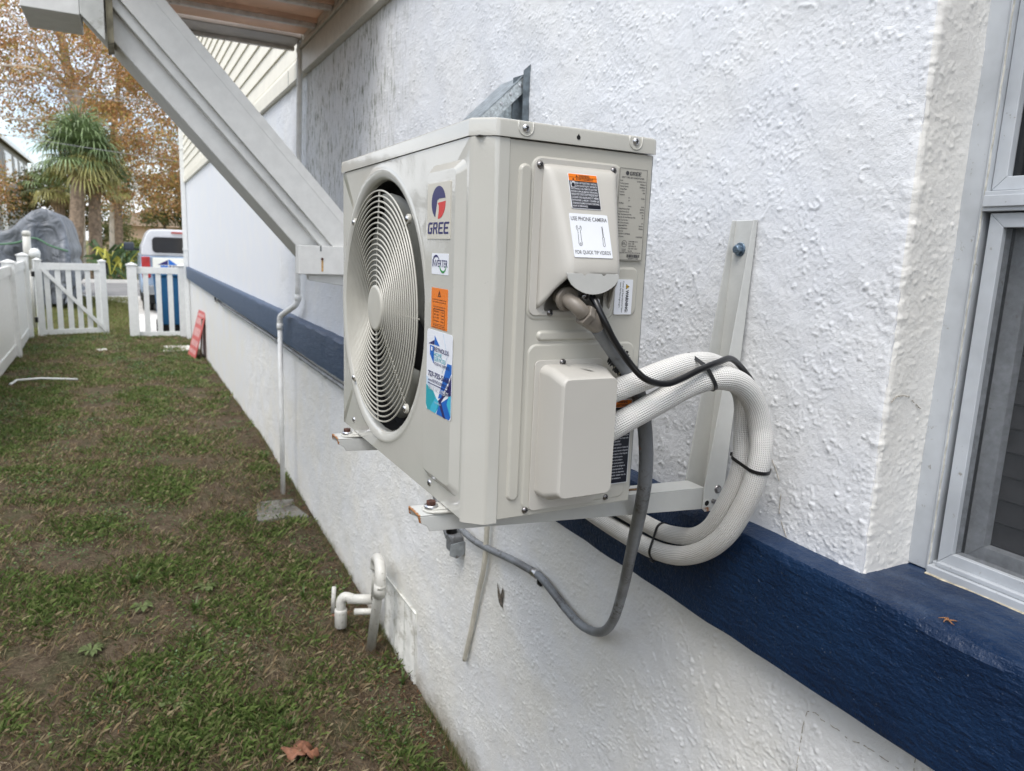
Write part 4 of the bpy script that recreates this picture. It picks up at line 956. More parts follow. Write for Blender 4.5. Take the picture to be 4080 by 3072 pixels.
def qr(m,z):
    text(m,FC2,'USE PHONE CAMERA',.1510,.0212,.0054,.0580,z,'c',.010); text(m,FC2,'FOR QUICK TIP VIDEOS',.1510,-.0252,.0050,.0570,z,'c',.010)
    # wrench outline (left)
    def ring(P,w_):
        n=len(P)
        for i in range(n-1):
            a=Vector((*P[i],0)); c=Vector((*P[i+1],0)); q=(c-a); 
            if q.length<1e-6: continue
            nn=Vector((-q.y,q.x,0)).normalized()*w_; flat(m,FC2,[(a.x-nn.x,a.y-nn.y),(c.x-nn.x,c.y-nn.y),(c.x+nn.x,c.y+nn.y),(a.x+nn.x,a.y+nn.y)],z,.0001)
    W_=[(.1285,.0125),(.1290,.0090),(.1305,.0072),(.1300,-.0080),(.1296,-.0105),(.1305,-.0130),(.1325,-.0138),(.1345,-.0128),(.1352,-.0105),(.1345,-.0080),(.1345,.0070),(.1362,.0088),(.1366,.0122),(.1350,.0140),(.1345,.0105),(.1325,.0092),(.1305,.0107),(.1302,.0142),(.1285,.0125)]
    ring(W_,.0003); ring([(.1325+.0010*math.cos(k),-.0108+.0011*math.sin(k)) for k in np.linspace(0,6.3,9)],.00025)
    D_=[(.1698,.0140),(.1712,.0140),(.1712,.0120),(.1709,.0118),(.1710,-.0010),(.1722,-.0015),(.1722,-.0030),(.1716,-.0035),(.1722,-.0120),(.1712,-.0138),(.1698,-.0138),(.1688,-.0120),(.1694,-.0035),(.1688,-.0030),(.1688,-.0015),(.1700,-.0010),(.1701,.0118),(.1698,.0120),(.1698,.0140)]
    ring(D_,.0003)
pr_(b,'label_lettering','grey',qr,.0007)
# ------------------------------------------------------------------ wall brackets
def bracket(y,name_label,upright=True,hexb=True):
    e=empty('wall_bracket',(.575,y+.022,-.08),name_label,'bracket','brackets holding up the air conditioner')
    y1=y+.045; t=.0022
    mb=MB()
    top=[(-.036,-.0078),(.512,-.0300)]
    mb.prism([(-.044,y,-.0074),(.512,y,-.0300),(.512,y,-.0322),(-.044,y,-.0096)],(0,0,0),(0,.045,0))
    for ya,yb_ in ((y,y+t),(y1-t,y1)):
        mb.prism([(-.044,ya,-.0098),(.512,ya,-.0324),(.512,ya,-.0720),(-.026,ya,-.0345),(-.030,ya,-.026),(-.0425,ya,-.019)],(0,0,0),(0,yb_-ya,0))
    arm=mb.build('arm',M['bracket'],e,bevel=.0012,seg=2)
    mb=MB(); F=Frame((0,y-.0004,0),(1,0,0),(0,0,1))
    FT=Frame((.33,y+.022,-.0222),(1,0,-.0405),(0,1,0))
    mb=MB(); plate(mb,FT,-.05,-.005,.12,.010,.0004,.0049); mb.build('slot',plain('rusty_slot',(.16,.09,.04),.9,var=.6,vs=90),arm)
    xt,xb=.5765,.5560
    w0=lambda z:xb+(xt-xb)*(z+.078)/.53
    mb=MB()
    wl_=[(w0(z),z) for z in (.4525,-.0765)]
    fl=[(.5665,.4525),(.5765,.4525),(.5560,-.0765),(.5150,-.0765),(.5080,-.0700),(.5085,-.03),(.553,.335)]
    for ya,yb_ in ((y-.0040,y-.0018),(y1+.0018,y1+.004)):
        mb.prism([(a,ya,b) for a,b in fl],(0,0,0),(0,yb_-ya,0))
    mb.prism([(.5740,y-.0018,.4520),(.5763,y-.0018,.4520),(.5558,y-.0018,-.0762),(.5535,y-.0018,-.0762)],(0,0,0),(0,.0486,0))
    up_=mb.build('upright',M['bracket'],e,bevel=.0009)
    FB=Frame((.5725,0,0),(0,-1,0),(0,0,1))
    mb=MB(); c=(.5705,y+.027,.401)
    mb.lathe([(0,.004),(.0125,.004),(.0125,0)],(.5735,c[1],c[2]),(-1,0,0),20)
    hx=[(.5695,c[1]+.0088*math.cos(R(60*k+20)),c[2]+.0088*math.sin(R(60*k+20))) for k in range(6)]
    mb.prism(hx,(0,0,0),(-.0085,0,0)); mb.lathe([(0,.002),(.0065,.002),(.007,0)],(.561,c[1],c[2]),(-1,0,0),18)
    mb.build('lag_bolt',plain('blue_zinc_bolt',(.22,.29,.36),.35,.8,var=.4,vs=250),up_,bevel=.0008)
    mb=MB(); plate(mb,Frame((.5708,y+.030,.300),(0,-1,0),(0,0,1)),0,0,.0085,.016,.0004,.004); mb.build('keyhole',plain('keyhole_shade',(.33,.33,.30),.6),up_)
    for (x,z,r,m_,d_) in ((.5415,-.0360,.0082,'darksteel',.0015),(.5325,-.0575,.0048,'darksteel',.006),(.5175,-.0600,.0052,'dark',.0004)):
        mb=MB(); mb.lathe([(0,d_),(r*.9,d_),(r,0)],(x,y-.0040,z),(0,-1,0),6 if r<.005 else 20); mb.build('bolt' if m_!='dark' else 'bolt_hole',M[m_],up_)
        if m_=='dark':
            MB().lathe([(r,0),(r+.0016,.0012),(r+.0026,0)],(x,y-.0041,z),(0,-1,0),20).build('pressed_rim',M['bracket'],up_,smooth=True)
    MB().lathe([(.0,.002),(.0045,.002),(.0045,0)],(.5415,y-.0055,-.036),(0,-1,0),12).build('bolt_core',M['steel'],up_)
    return e
bracket(.062,'painted steel bracket with rusty arm tip under the near end of the air conditioner')
bracket(.532,'painted steel bracket under the far end of the air conditioner, mostly hidden')
# ------------------------------------------------------------------ refrigerant hoses
HB=[(0.190,-0.046,0.121),(0.206,-0.048,0.128),(0.24,-0.055,0.146),(0.282,-0.065,0.169),(0.319,-0.075,0.190),(0.354,-0.08,0.202),(0.392,-0.085,0.204),(0.432,-0.083,0.190),(0.466,-0.079,0.159),(0.483,-0.079,0.121),(0.486,-0.084,0.091),(0.485,-0.084,0.058),(0.485,-0.075,0.014),(0.485,-0.054,-0.037),(0.485,-0.023,-0.09),(0.488,0.025,-0.135),(0.49,0.085,-0.169),(0.49,0.152,-0.186),(0.49,0.226,-0.191),(0.495,0.332,-0.194),(0.5,0.432,-0.191),(0.52,0.535,-0.188),(.60,.60,-.19)]
HA=[(0.190,-0.044,0.176),(0.204,-0.046,0.183),(0.23,-0.052,0.193),(0.263,-0.058,0.205),(0.299,-0.06,0.216),(0.342,-0.055,0.223),(0.394,-0.045,0.221),(0.442,-0.037,0.204),(0.478,-0.035,0.174),(0.49,-0.036,0.141),(0.49,-0.041,0.088),(0.49,-0.043,0.046),(0.49,-0.033,0.005),(0.49,-0.011,-0.044),(0.495,0.018,-0.088),(0.5,0.058,-0.121),(0.505,0.106,-0.14),(0.505,0.159,-0.151),(0.505,0.216,-0.153),(0.505,0.302,-0.153),(.505,.40,-.153),(.53,.52,-.155),(.60,.58,-.155)]
def hose(pts,r,label,n=10):
    P=spline(pts,n); seg=40
    mb=MB(); 
    rr=[r*(1+.022*mnoise.noise((i*.13,r*99,0))+.008*mnoise.noise((i*.6,r*50,0))) for i in range(len(P))]
    mb.tube(P,rr,seg,True); me=mb.mesh('hose'); me.shade_smooth()
    uvl=me.uv_layers.new(name='UVMap'); L=[0]
    for i in range(1,len(P)): L.append(L[-1]+(P[i]-P[i-1]).length)
    uv=np.zeros((len(me.loops),2),dtype=np.float32); li=0
    for i in range(len(P)-1):
        for k in range(seg):
            for a,b in ((i,k),(i,k+1),(i+1,k+1),(i+1,k)):
                uv[li]=(b/seg,L[a]); li+=1
    uvl.data.foreach_set('uv',uv.ravel())
    o=link('insulated_hose',me,M['braid']); tag(o,label,'hose','insulated refrigerant hoses'); return o,P
hbo,PB=hose(HB,.0182,'white braided hose leaving the valve cover lower down, outer one of the loop')
hao,PA=hose(HA,.0168,'white braided hose leaving the valve cover higher up, inner one of the loop')
def tie(tgt,label,tilt=0,cable=None,headang=0):
    T0=Vector(tgt)
    ib=min(range(len(PB)),key=lambda i:(PB[i]-T0).length); c1=PB[ib]; T=(PB[ib+1]-PB[ib-1]).normalized()
    if tilt: T=(T+Vector(tilt)).normalized()
    ia=min(range(1,len(PA)-1),key=lambda i:abs((PA[i]-c1).dot(T))+.3*(PA[i]-c1).length); c2=PA[ia]
    c2=c2-T*(c2-c1).dot(T)
    u=(c2-c1).normalized(); v=T.cross(u).normalized(); pts=[]
    circ=[(c1,.0188),(c2,.0174)]
    if cable is not None: 
        kk=min(PK,key=lambda p:(p-c1).length); kk=kk-T*(kk-c1).dot(T); circ.append((kk,.0056))
    # convex hull of the circles in the plane
    pp=[]
    for c,r in circ:
        for k in range(48):
            a=2*math.pi*k/48; pp.append(((c-c1).dot(u)+r*math.cos(a),(c-c1).dot(v)+r*math.sin(a)))
    pp=sorted(set(pp))
    def cr(o,a,b): return (a[0]-o[0])*(b[1]-o[1])-(a[1]-o[1])*(b[0]-o[0])
    lo=[];hi=[]
    for p in pp:
        while len(lo)>1 and cr(lo[-2],lo[-1],p)<=0: lo.pop()
        lo.append(p)
    for p in reversed(pp):
        while len(hi)>1 and cr(hi[-2],hi[-1],p)<=0: hi.pop()
        hi.append(p)
    H=lo[:-1]+hi[:-1]; ctr=Vector((sum(p[0] for p in H)/len(H),sum(p[1] for p in H)/len(H)))
    mb=MB(); n=len(H); V=[]
    for a,b in H:
        q=c1+u*a+v*b; dv=(u*(a-ctr.x)+v*(b-ctr.y)).normalized()
        for s_,o_ in ((-.0028,0),(.0028,0),(.0028,.0016),(-.0028,.0016)): V.append(q+T*s_+dv*o_)
    f=[(i*4+j,((i+1)%n)*4+j,((i+1)%n)*4+(j+1)%4,i*4+(j+1)%4) for i in range(n) for j in range(4)]
    mb.add(V,f)
    e=empty('cable_tie',tuple(c1),label,'cable tie','black cable ties round the hoses')
    mb.build('strap',M['tie'],e)
    i=int(headang*n)%n; a,b=H[i]; q=c1+u*a+v*b; dv=(u*(a-ctr.x)+v*(b-ctr.y)).normalized(); w_=T.cross(dv)
    hb=MB(); q0=q+dv*.003
    hb.prism([q0+T*x+w_*y_ for x,y_ in ((-.0032,-.0045),(.0032,-.0045),(.0032,.0045),(-.0032,.0045))],dv*-.0026,dv*.0030)
    hb.prism([q0+T*x+w_*y_ for x,y_ in ((-.0018,.0045),(.0018,.0045),(.0016,.0105),(-.0016,.0105))],dv*-.0006,dv*.0006)
    hb.build('tie_head',M['tie'],e,bevel=.0006); return e
# black power cable
KP=[(0.160,-0.030,0.338),(0.158,-0.062,0.322),(0.1635,-0.080,0.297),(0.182,-0.084,0.266),(0.206,-0.084,0.239),(0.225,-0.090,0.218),(0.246,-0.094,0.2065),(0.272,-0.096,0.2035),(0.296,-0.096,0.209),(0.331,-0.096,0.2215),(0.371,-0.090,0.2300),(0.410,-0.075,0.2320),(0.450,-0.060,0.214),(0.478,-0.061,0.186),(0.494,-0.060,0.155),(.495,-.062,.10)]
PK=spline(KP,12)
o=MB().tube(PK,.0049,20).build('power_cable',M['black'],None,smooth=True); tag(o,'glossy black cable looping from the hooded cover over the white hoses','cable')
tie((.362,-.08,.203),'black cable tie round both hoses and the black cable at the top of the loop',tilt=(-.35,0,.25),cable=1,headang=.42)
tie((.485,-.083,.052),'black cable tie across the vertical part of the hose loop',headang=.47)
tie((.49,.15,-.186),'black cable tie round the hoses at the bottom of the loop',headang=.05)
# cord grip under the cover
e=empty('cord_grip',(.155,-.05,.325),'zinc cable clamp gripping the black cable under the hooded cover','clamp')
MB().tube([(.1480,-.050,.3230),(.171,-.052,.333)],.0017,8).build('clamp_screw',M['steel'],e,smooth=True)
MB().lathe([(.0062,-.003),(.0088,-.003),(.0088,.003),(.0062,.003)],(.159,-.046,.326),(.1,-.7,-.7),16).box(.1520,.1585,-.060,-.054,.322,.331).build('clamp_body',M['darksteel'],e)
MB().lathe([(0,.002),(.006,.0015),(.0065,0),(.0062,-.004)],(.174,-.053,.334),(1,0,.4),12).lathe([(0,.002),(.005,.0015),(.0055,0)],(.1725,-.050,.318),(1,0,.4),12).build('clamp_nut',M['steel'],e,smooth=True)
MB().lathe([(0,.003),(.012,.003),(.0125,0),(.012,-.004)],(.160,-.028,.334),(0,-1,-.35),16).build('knockout_bushing',M['black'],e,smooth=True)
# ------------------------------------------------------------------ flexible conduit
e=empty('flexible_conduit',(.56,.5,-.53),'weathered grey electrical conduit drooping from the elbow down to the lower wall','conduit')
CP=[(0.166,-0.066,0.282),(0.181,-0.061,0.268),(0.207,-0.052,0.244),(0.239,-0.042,0.215),(0.269,-0.030,0.182),(0.290,-0.022,0.145),(0.303,-0.018,0.098),(0.314,-0.010,0.049),(0.336,0.02,-0.018),(0.4,0.121,-0.168),(0.46,0.213,-0.291),(0.51,0.3,-0.406),(0.540,0.370,-0.478),(0.558,0.438,-0.520),(0.560,0.501,-0.533),(0.561,0.568,-0.526),(0.561,0.632,-0.511),(0.561,0.69,-0.498),(0.561,0.729,-0.496),(0.561,0.809,-0.505),(0.561,0.895,-0.517),(0.56,1.015,-0.538),(0.557,1.111,-0.55),(0.55,1.187,-0.546),(0.547,1.227,-0.537)]
P=spline(CP,9); MB().tube(P,[.0108 if i<20 else (.0116 if i<80 else .0108) for i in range(len(P))],18).build('conduit_hose',M['conduit'],e,smooth=True)
EL=[(.1275,-.022,.3225),(.1268,-.043,.3200),(.1282,-.0590,.3150),(.1335,-.0672,.3075),(.1405,-.0685,.3010)]
el=MB().tube(spline(EL,6),.0106,20).build('elbow_connector',M['taupe'],e,smooth=True)
MB().lathe([(0,.004),(.0160,.004),(.0172,.0025),(.0175,-.001),(.0165,-.003),(0,-.003)],(.1270,-.0440,.3198),(.02,-1,-.16),32).build('flange_ring',M['taupe'],el,bevel=.0008)
dN=(Vector((.166,-.066,.282))-Vector((.147,-.0675,.2935))).normalized()
FN=Frame((.1480,-.0675,.2930),dN.orthogonal(),dN.cross(dN.orthogonal()))
hx=[(Vector((.1395,-.0680,.3015))+(FN.r*math.cos(R(60*k+10))+FN.u*math.sin(R(60*k+10)))*.0158) for k in range(6)]
MB().prism(hx,(0,0,0),dN*.011).build('compression_nut',M['taupe'],el,bevel=.0016)
MB().lathe([(.0140,0),(.0135,.012),(.0125,.022),(.0108,.024)],Vector((.1395,-.0680,.3015))+dN*.0105,dN,24).build('reducer',M['taupe'],el,smooth=True)
# torn foil and foam hanging off the conduit
mb=MB(); rnd=random.Random(5)
for side,cnt in ((1,16),(-1,20)):
    for i in range(cnt):
        k=int(18+ i*1.1); k=min(k,40); p=P[k]; T=(P[k+1]-P[k-1]).normalized(); sN=T.cross(Vector((0,-1,0))).normalized()*side
        q=p+sN*(.0112); a=.007+.009*rnd.random()
        mb.add([q-T*.004-Vector((0,.001,0)),q+T*.005,q+sN*a*.5+T*.003+Vector((0,rnd.uniform(-.003,.003),0)),q+sN*a*.45-T*.001],[(0,1,2,3)])
tf=mb.build('torn_foil',M['black'],e)
mb=MB()
for i in range(70):
    k=int(20+rnd.random()*22); p=P[k]; T=(P[k+1]-P[k-1]).normalized(); sN=-T.cross(Vector((0,-1,0))).normalized()
    q=p-sN*.0115 if sN.x>0 else p+sN*.0115
    q=q+Vector((rnd.uniform(-.003,.001),rnd.uniform(-.002,.004),rnd.uniform(-.003,.002)))
    mb.add([q,q+Vector((rnd.uniform(-.004,.003),.001,rnd.uniform(-.004,.003))),q+Vector((rnd.uniform(-.003,.003),-.001,rnd.uniform(-.003,.003)))],[(0,1,2)])
mb.build('foam_shreds',M['foam'],e)
st=empty('conduit_strap',(.561,.729,-.496),'shiny metal strap clamping the grey conduit to the lower wall','clamp')
MB().lathe([(.0108,-.010),(.0135,-.009),(.0125,-.002),(.0125,.002),(.0135,.009),(.0108,.010)],(.561,.735,-.4965),(0,1,-.08),24).build('strap_ring',M['steel'],st,smooth=True)
MB().box(.572,.5795,.725,.745,-.535,-.506).lathe([(0,.004),(.006,.003),(.006,0)],(.572,.735,-.524),(-1,0,0),10).build('strap_tab',M['tie'],st,bevel=.001)
lb=empty('junction_fitting',(.55,1.28,-.6),'small grey conduit fitting with a black stub under the air conditioner','fitting')
MB().box(.528,.576,1.250,1.305,-.645,-.580).build('box_body',M['conduit'],lb,bevel=.012,seg=3)
MB().prism([(.524,1.248,-.605),(.520,1.248,-.645),(.548,1.248,-.660),(.577,1.248,-.648),(.577,1.248,-.600)],(0,0,0),(0,-.004,0)).build('cover_plate',plain('grey_pvc',(.26,.28,.29),.3,var=.2,vs=40),lb,bevel=.002)
MB().tube([(.545,1.29,-.58),(.545,1.29,-.50)],.020,16).build('black_stub',M['black'],lb,smooth=True)
MB().tube([(.55,1.32,-.61),(.56,1.42,-.56),(.565,1.55,-.45),(.565,1.58,-.36)],.014,12).build('back_pipe',M['conduit'],lb,smooth=True)
MB().lathe([(0,.003),(.005,.002),(.005,0)],(.548,1.243,-.652),(0,-1,0),10).build('cover_screw',M['darksteel'],lb)
# small debris on the ledge
e=MB(); c0=Vector((.5545,-.374,-.0880))
for a,l in ((20,.010),(75,.012),(140,.009),(215,.011),(300,.013)):
    pts=[c0+Vector((math.cos(R(a+i*9))*l*i/4,math.sin(R(a+i*9))*l*i/4,.001+.0012*math.sin(i))) for i in range(5)]
    e.tube(pts,[.0010,.0010,.0009,.0007,.0004],6)
tag(e.build('dry_twig',plain('dry_tendril',(.26,.12,.05),.8,var=.3,vs=300)),'curled brown dry tendril lying on the navy ledge','twig')
# ------------------------------------------------------------------ white vinyl fence, gate
def post(mb,x,y,w_,z0,z1,cap=True):
    mb.box(x-w_/2,x+w_/2,y-w_/2,y+w_/2,z0,z1)
    if cap:
        c=w_/2+.014; mb.box(x-c,x+c,y-c,y+c,z1+.0005,z1+.022)
        mb.add([(x-c*.86,y-c*.86,z1+.0225),(x+c*.86,y-c*.86,z1+.0225),(x+c*.86,y+c*.86,z1+.0225),(x-c*.86,y+c*.86,z1+.0225),(x,y,z1+.058)],[(0,1,4),(1,2,4),(2,3,4),(3,0,4),(3,2,1,0)])
def vfence():
    posts=[(-1.80,5.6),(-1.80,8.4),(-1.85,11.35),(-1.93,13.75)]
    lab=['run of white vinyl fence panels closing off the left side of the lawn']
    e=empty('vinyl_fence',(-1.85,10,-1.36),lab[0],'fence')
    for i,(x,y) in enumerate(posts):
        mb=MB(); post(mb,x,y,.15,gz(x,y)-.05,-.035+(.045 if i==3 else 0)); mb.build('post',M['white'],e,bevel=.004)
    for i in range(3):
        (xa,ya),(xb,yb_)=posts[i],posts[i+1]; d_=Vector((xb-xa,yb_-ya,0)); L_=d_.length; u=d_/L_; n_=Vector((u.y,-u.x,0))
        z0=gz(xa,(ya+yb_)/2)+.03
        def rail(mb,s0,s1,za,zb_,t): 
            a=Vector((xa,ya,0))+u*s0; b=Vector((xa,ya,0))+u*s1
            mb.prism([a-n_*t+Vector((0,0,za)),b-n_*t+Vector((0,0,za)),b+n_*t+Vector((0,0,za)),a+n_*t+Vector((0,0,za))],(0,0,0),(0,0,zb_-za))
        mb=MB(); rail(mb,.08,L_-.08,-.20,-.07,.028); mb.build('top_rail',M['white'],e,bevel=.004)
        mb=MB(); rail(mb,.08,L_-.08,z0,z0+.15,.028); mb.build('bottom_rail',M['white'],e,bevel=.004)
        k=int((L_-.18)/.105); st_=(L_-.18)/k; mb=MB()
        for j in range(k): rail(mb,.09+j*st_+.009,.09+(j+1)*st_-.009,z0+.151,-.201,.012)
        mb.build('pickets',M['white'],e)
vfence()
def gate():
    e=empty('garden_gate',(-1.8,13.8,-1.36),'open white picket gate with a diagonal brace hung from the left fence','gate')
    G0=Vector((-1.80,13.95,0)); G1=Vector((-.745,14.25,0)); d_=G1-G0; L_=d_.length; u=d_/L_; n_=Vector((u.y,-u.x,0))
    def bx(mb,s0,s1,za,zb_,t,o=0):
        a=G0+u*s0+n_*o; b=G0+u*s1+n_*o
        return mb.prism([a-n_*t+Vector((0,0,za)),b-n_*t+Vector((0,0,za)),b+n_*t+Vector((0,0,za)),a+n_*t+Vector((0,0,za))],(0,0,0),(0,0,zb_-za))
    for s0,s1 in ((0,.105),(L_-.10,L_)):
        mb=bx(MB(),s0,s1,-1.37,-.07,.045); bx(mb,s0-.01,s1+.01,-.0695,-.050,.056); 
        c=G0+u*((s0+s1)/2); mb.add([c-u*.055-n_*.05+Vector((0,0,-.0495)),c+u*.055-n_*.05+Vector((0,0,-.0495)),c+u*.055+n_*.05+Vector((0,0,-.0495)),c-u*.055+n_*.05+Vector((0,0,-.0495)),c+Vector((0,0,-.022))],[(0,1,4),(1,2,4),(2,3,4),(3,0,4),(3,2,1,0)])
        mb.build('stile',M['white'],e,bevel=.003)
    bx(MB(),.106,L_-.101,-.225,-.105,.024).build('top_rail',M['white'],e,bevel=.003)
    bx(MB(),.106,L_-.101,-1.345,-1.255,.024).build('bottom_rail',M['white'],e,bevel=.003)
    for t0 in (.125,.277,.428,.565,.700,.835):
        bx(MB(),t0*L_,t0*L_+.082,-1.254,-.226,.011).build('picket',M['white'],e,bevel=.002)
    a=G0+u*.07+n_*.045; b=G0+u*(L_-.05)+n_*.045
    mb=MB(); za,zb_=-.16,-1.30; w_=.045
    mb.prism([a+Vector((0,0,za-w_)),b+Vector((0,0,zb_-w_)),b+Vector((0,0,zb_+w_)),a+Vector((0,0,za+w_))],n_*-.018,n_*.014); mb.build('diagonal_brace',M['white'],e,bevel=.003)
    bx(MB(),L_+.001,L_+.035,-.30,-.08,.03,.02).build('latch',M['black'],e,bevel=.006)
    for z in (-.30,-1.08): bx(MB(),-.045,-.001,z-.04,z+.05,.03,.01).build('hinge',M['black'],e,bevel=.004)
gate()
def rfence():
    e=empty('picket_panel',(.1,13.55,-1.36),'short white picket fence panel between the gate opening and the house','fence')
    for x,w_ in ((-.325,.155),(.480,.14)):
        mb=MB(); post(mb,x,13.55,w_,-1.42,-.10); mb.build('post',M['white'],e,bevel=.004)
    MB().box(-.246,.409,13.53,13.57,-.235,-.120).build('top_rail',M['white'],e,bevel=.003)
    MB().box(-.246,.409,13.53,13.57,-1.345,-1.265).build('bottom_rail',M['white'],e,bevel=.003)
    for x in (-.155,.045,.235): MB().box(x,x+.085,13.54,13.562,-1.264,-.236).build('picket',M['white'],e,bevel=.002)
rfence()
e=empty('vent_pipe',(-2.0,15.2,-1.37),'ivory pvc pipe with a capped top standing behind the gate hinge','pipe')
MB().tube([(-1.99,15.2,-1.4),(-1.97,15.2,-.05)],.045,14).build('pipe',M['pvc'],e,smooth=True)
MB().tube([(-2.0,15.19,-.25),(-1.99,15.19,.36)],.065,14).lathe([(0,.05),(.05,.045),(.068,.02),(.068,-.05),(0,-.05)],(-1.99,15.19,.38),(0,0,1),16).build('capped_tee',M['pvc'],e,smooth=True)
MB().lathe([(0,.10),(.05,.09),(.085,.05),(.095,0),(.08,-.08),(0,-.10)],(-1.88,15.15,.02),(0,0,1),16).build('round_lamp_head',M['white'],e,smooth=True)
# ------------------------------------------------------------------ leaning sign
e=empty('yard_sign',(.5,11.0,-1.36),'red and white printed sign leaning on its edge against the house wall','sign')
Fs=Frame((.37,11.12,-1.36),(.05,-.62,0),(.175,0,.68)); 
red=plain('red_sign_board',(.55,.11,.10),.5,var=.15)
mb=MB(); mb.prism([Fs.p(0,0),Fs.p(.60,0),Fs.p(.60,.72),Fs.p(0,.72)],(0,0,0),Fs.n*.01); bd=mb.build('board',red,e)
mb=MB(); rnd=random.Random(11)
for j,(yy,hh) in enumerate(((.08,.06),(.19,.09),(.34,.12),(.52,.09),(.64,.04))):
    x=.06
    while x<.53:
        w_=rnd.uniform(.02,.06); mb.prism([Fs.p(x,yy,.0105),Fs.p(min(x+w_,.55),yy,.0105),Fs.p(min(x+w_,.55),yy+hh,.0105),Fs.p(x,yy+hh,.0105)],(0,0,0),Fs.n*.001); x+=w_+rnd.uniform(.01,.02)
mb.build('faded_lettering',plain('faded_white_print',(.66,.38,.36),.6,var=.2,vs=40),bd)
MB().tube([(.50,10.60,-1.36),(.545,10.62,-.75)],.012,8).tube([(.45,10.75,-1.36),(.545,10.74,-.80)],.010,8).build('wire_stake',M['darkbark'],e)
# ------------------------------------------------------------------ lawn bits
def slab(x0,x1,y0,y1,z,h,label,seed,mat='concl',jit=.02):
    rnd=random.Random(seed); mb=MB(); pts=[]
    for a,b in ((0,0),(.5,0),(1,0),(1,.5),(1,1),(.5,1),(0,1),(0,.5)): pts.append((x0+(x1-x0)*a+rnd.uniform(-jit,jit),y0+(y1-y0)*b+rnd.uniform(-jit,jit),z))
    mb.prism(pts,(0,0,-h),(0,0,0)); o=mb.build('concrete_slab',M[mat],None,bevel=.01); tag(o,label,'slab'); return o
slab(.06,.47,11.5,12.15,-1.335,.06,'pale stepping slab in the grass beside the house near the sign',1)
slab(-.90,-.74,11.85,12.0,-1.338,.04,'tiny pale slab in the middle of the lawn near the gate opening',2)
o=slab(.25,.54,3.60,3.95,-1.318,.09,'mossy grey concrete block half sunk in the lawn at the wall foot',3,'conc',.035); o.name='concrete_block'; o['category']='block'
o=MB().tube(spline([(-1.60,8.98,-1.30),(-1.63,8.80,-1.30),(-1.56,8.72,-1.31)],4)[:5]+[Vector((-1.58,8.97,-1.28)),Vector((-1.35,9.03,-1.28)),Vector((-.98,8.98,-1.30))],.012,8).build('plastic_stick',M['white'],None,smooth=True); tag(o,'bent white plastic stick lying on the lawn','stick')
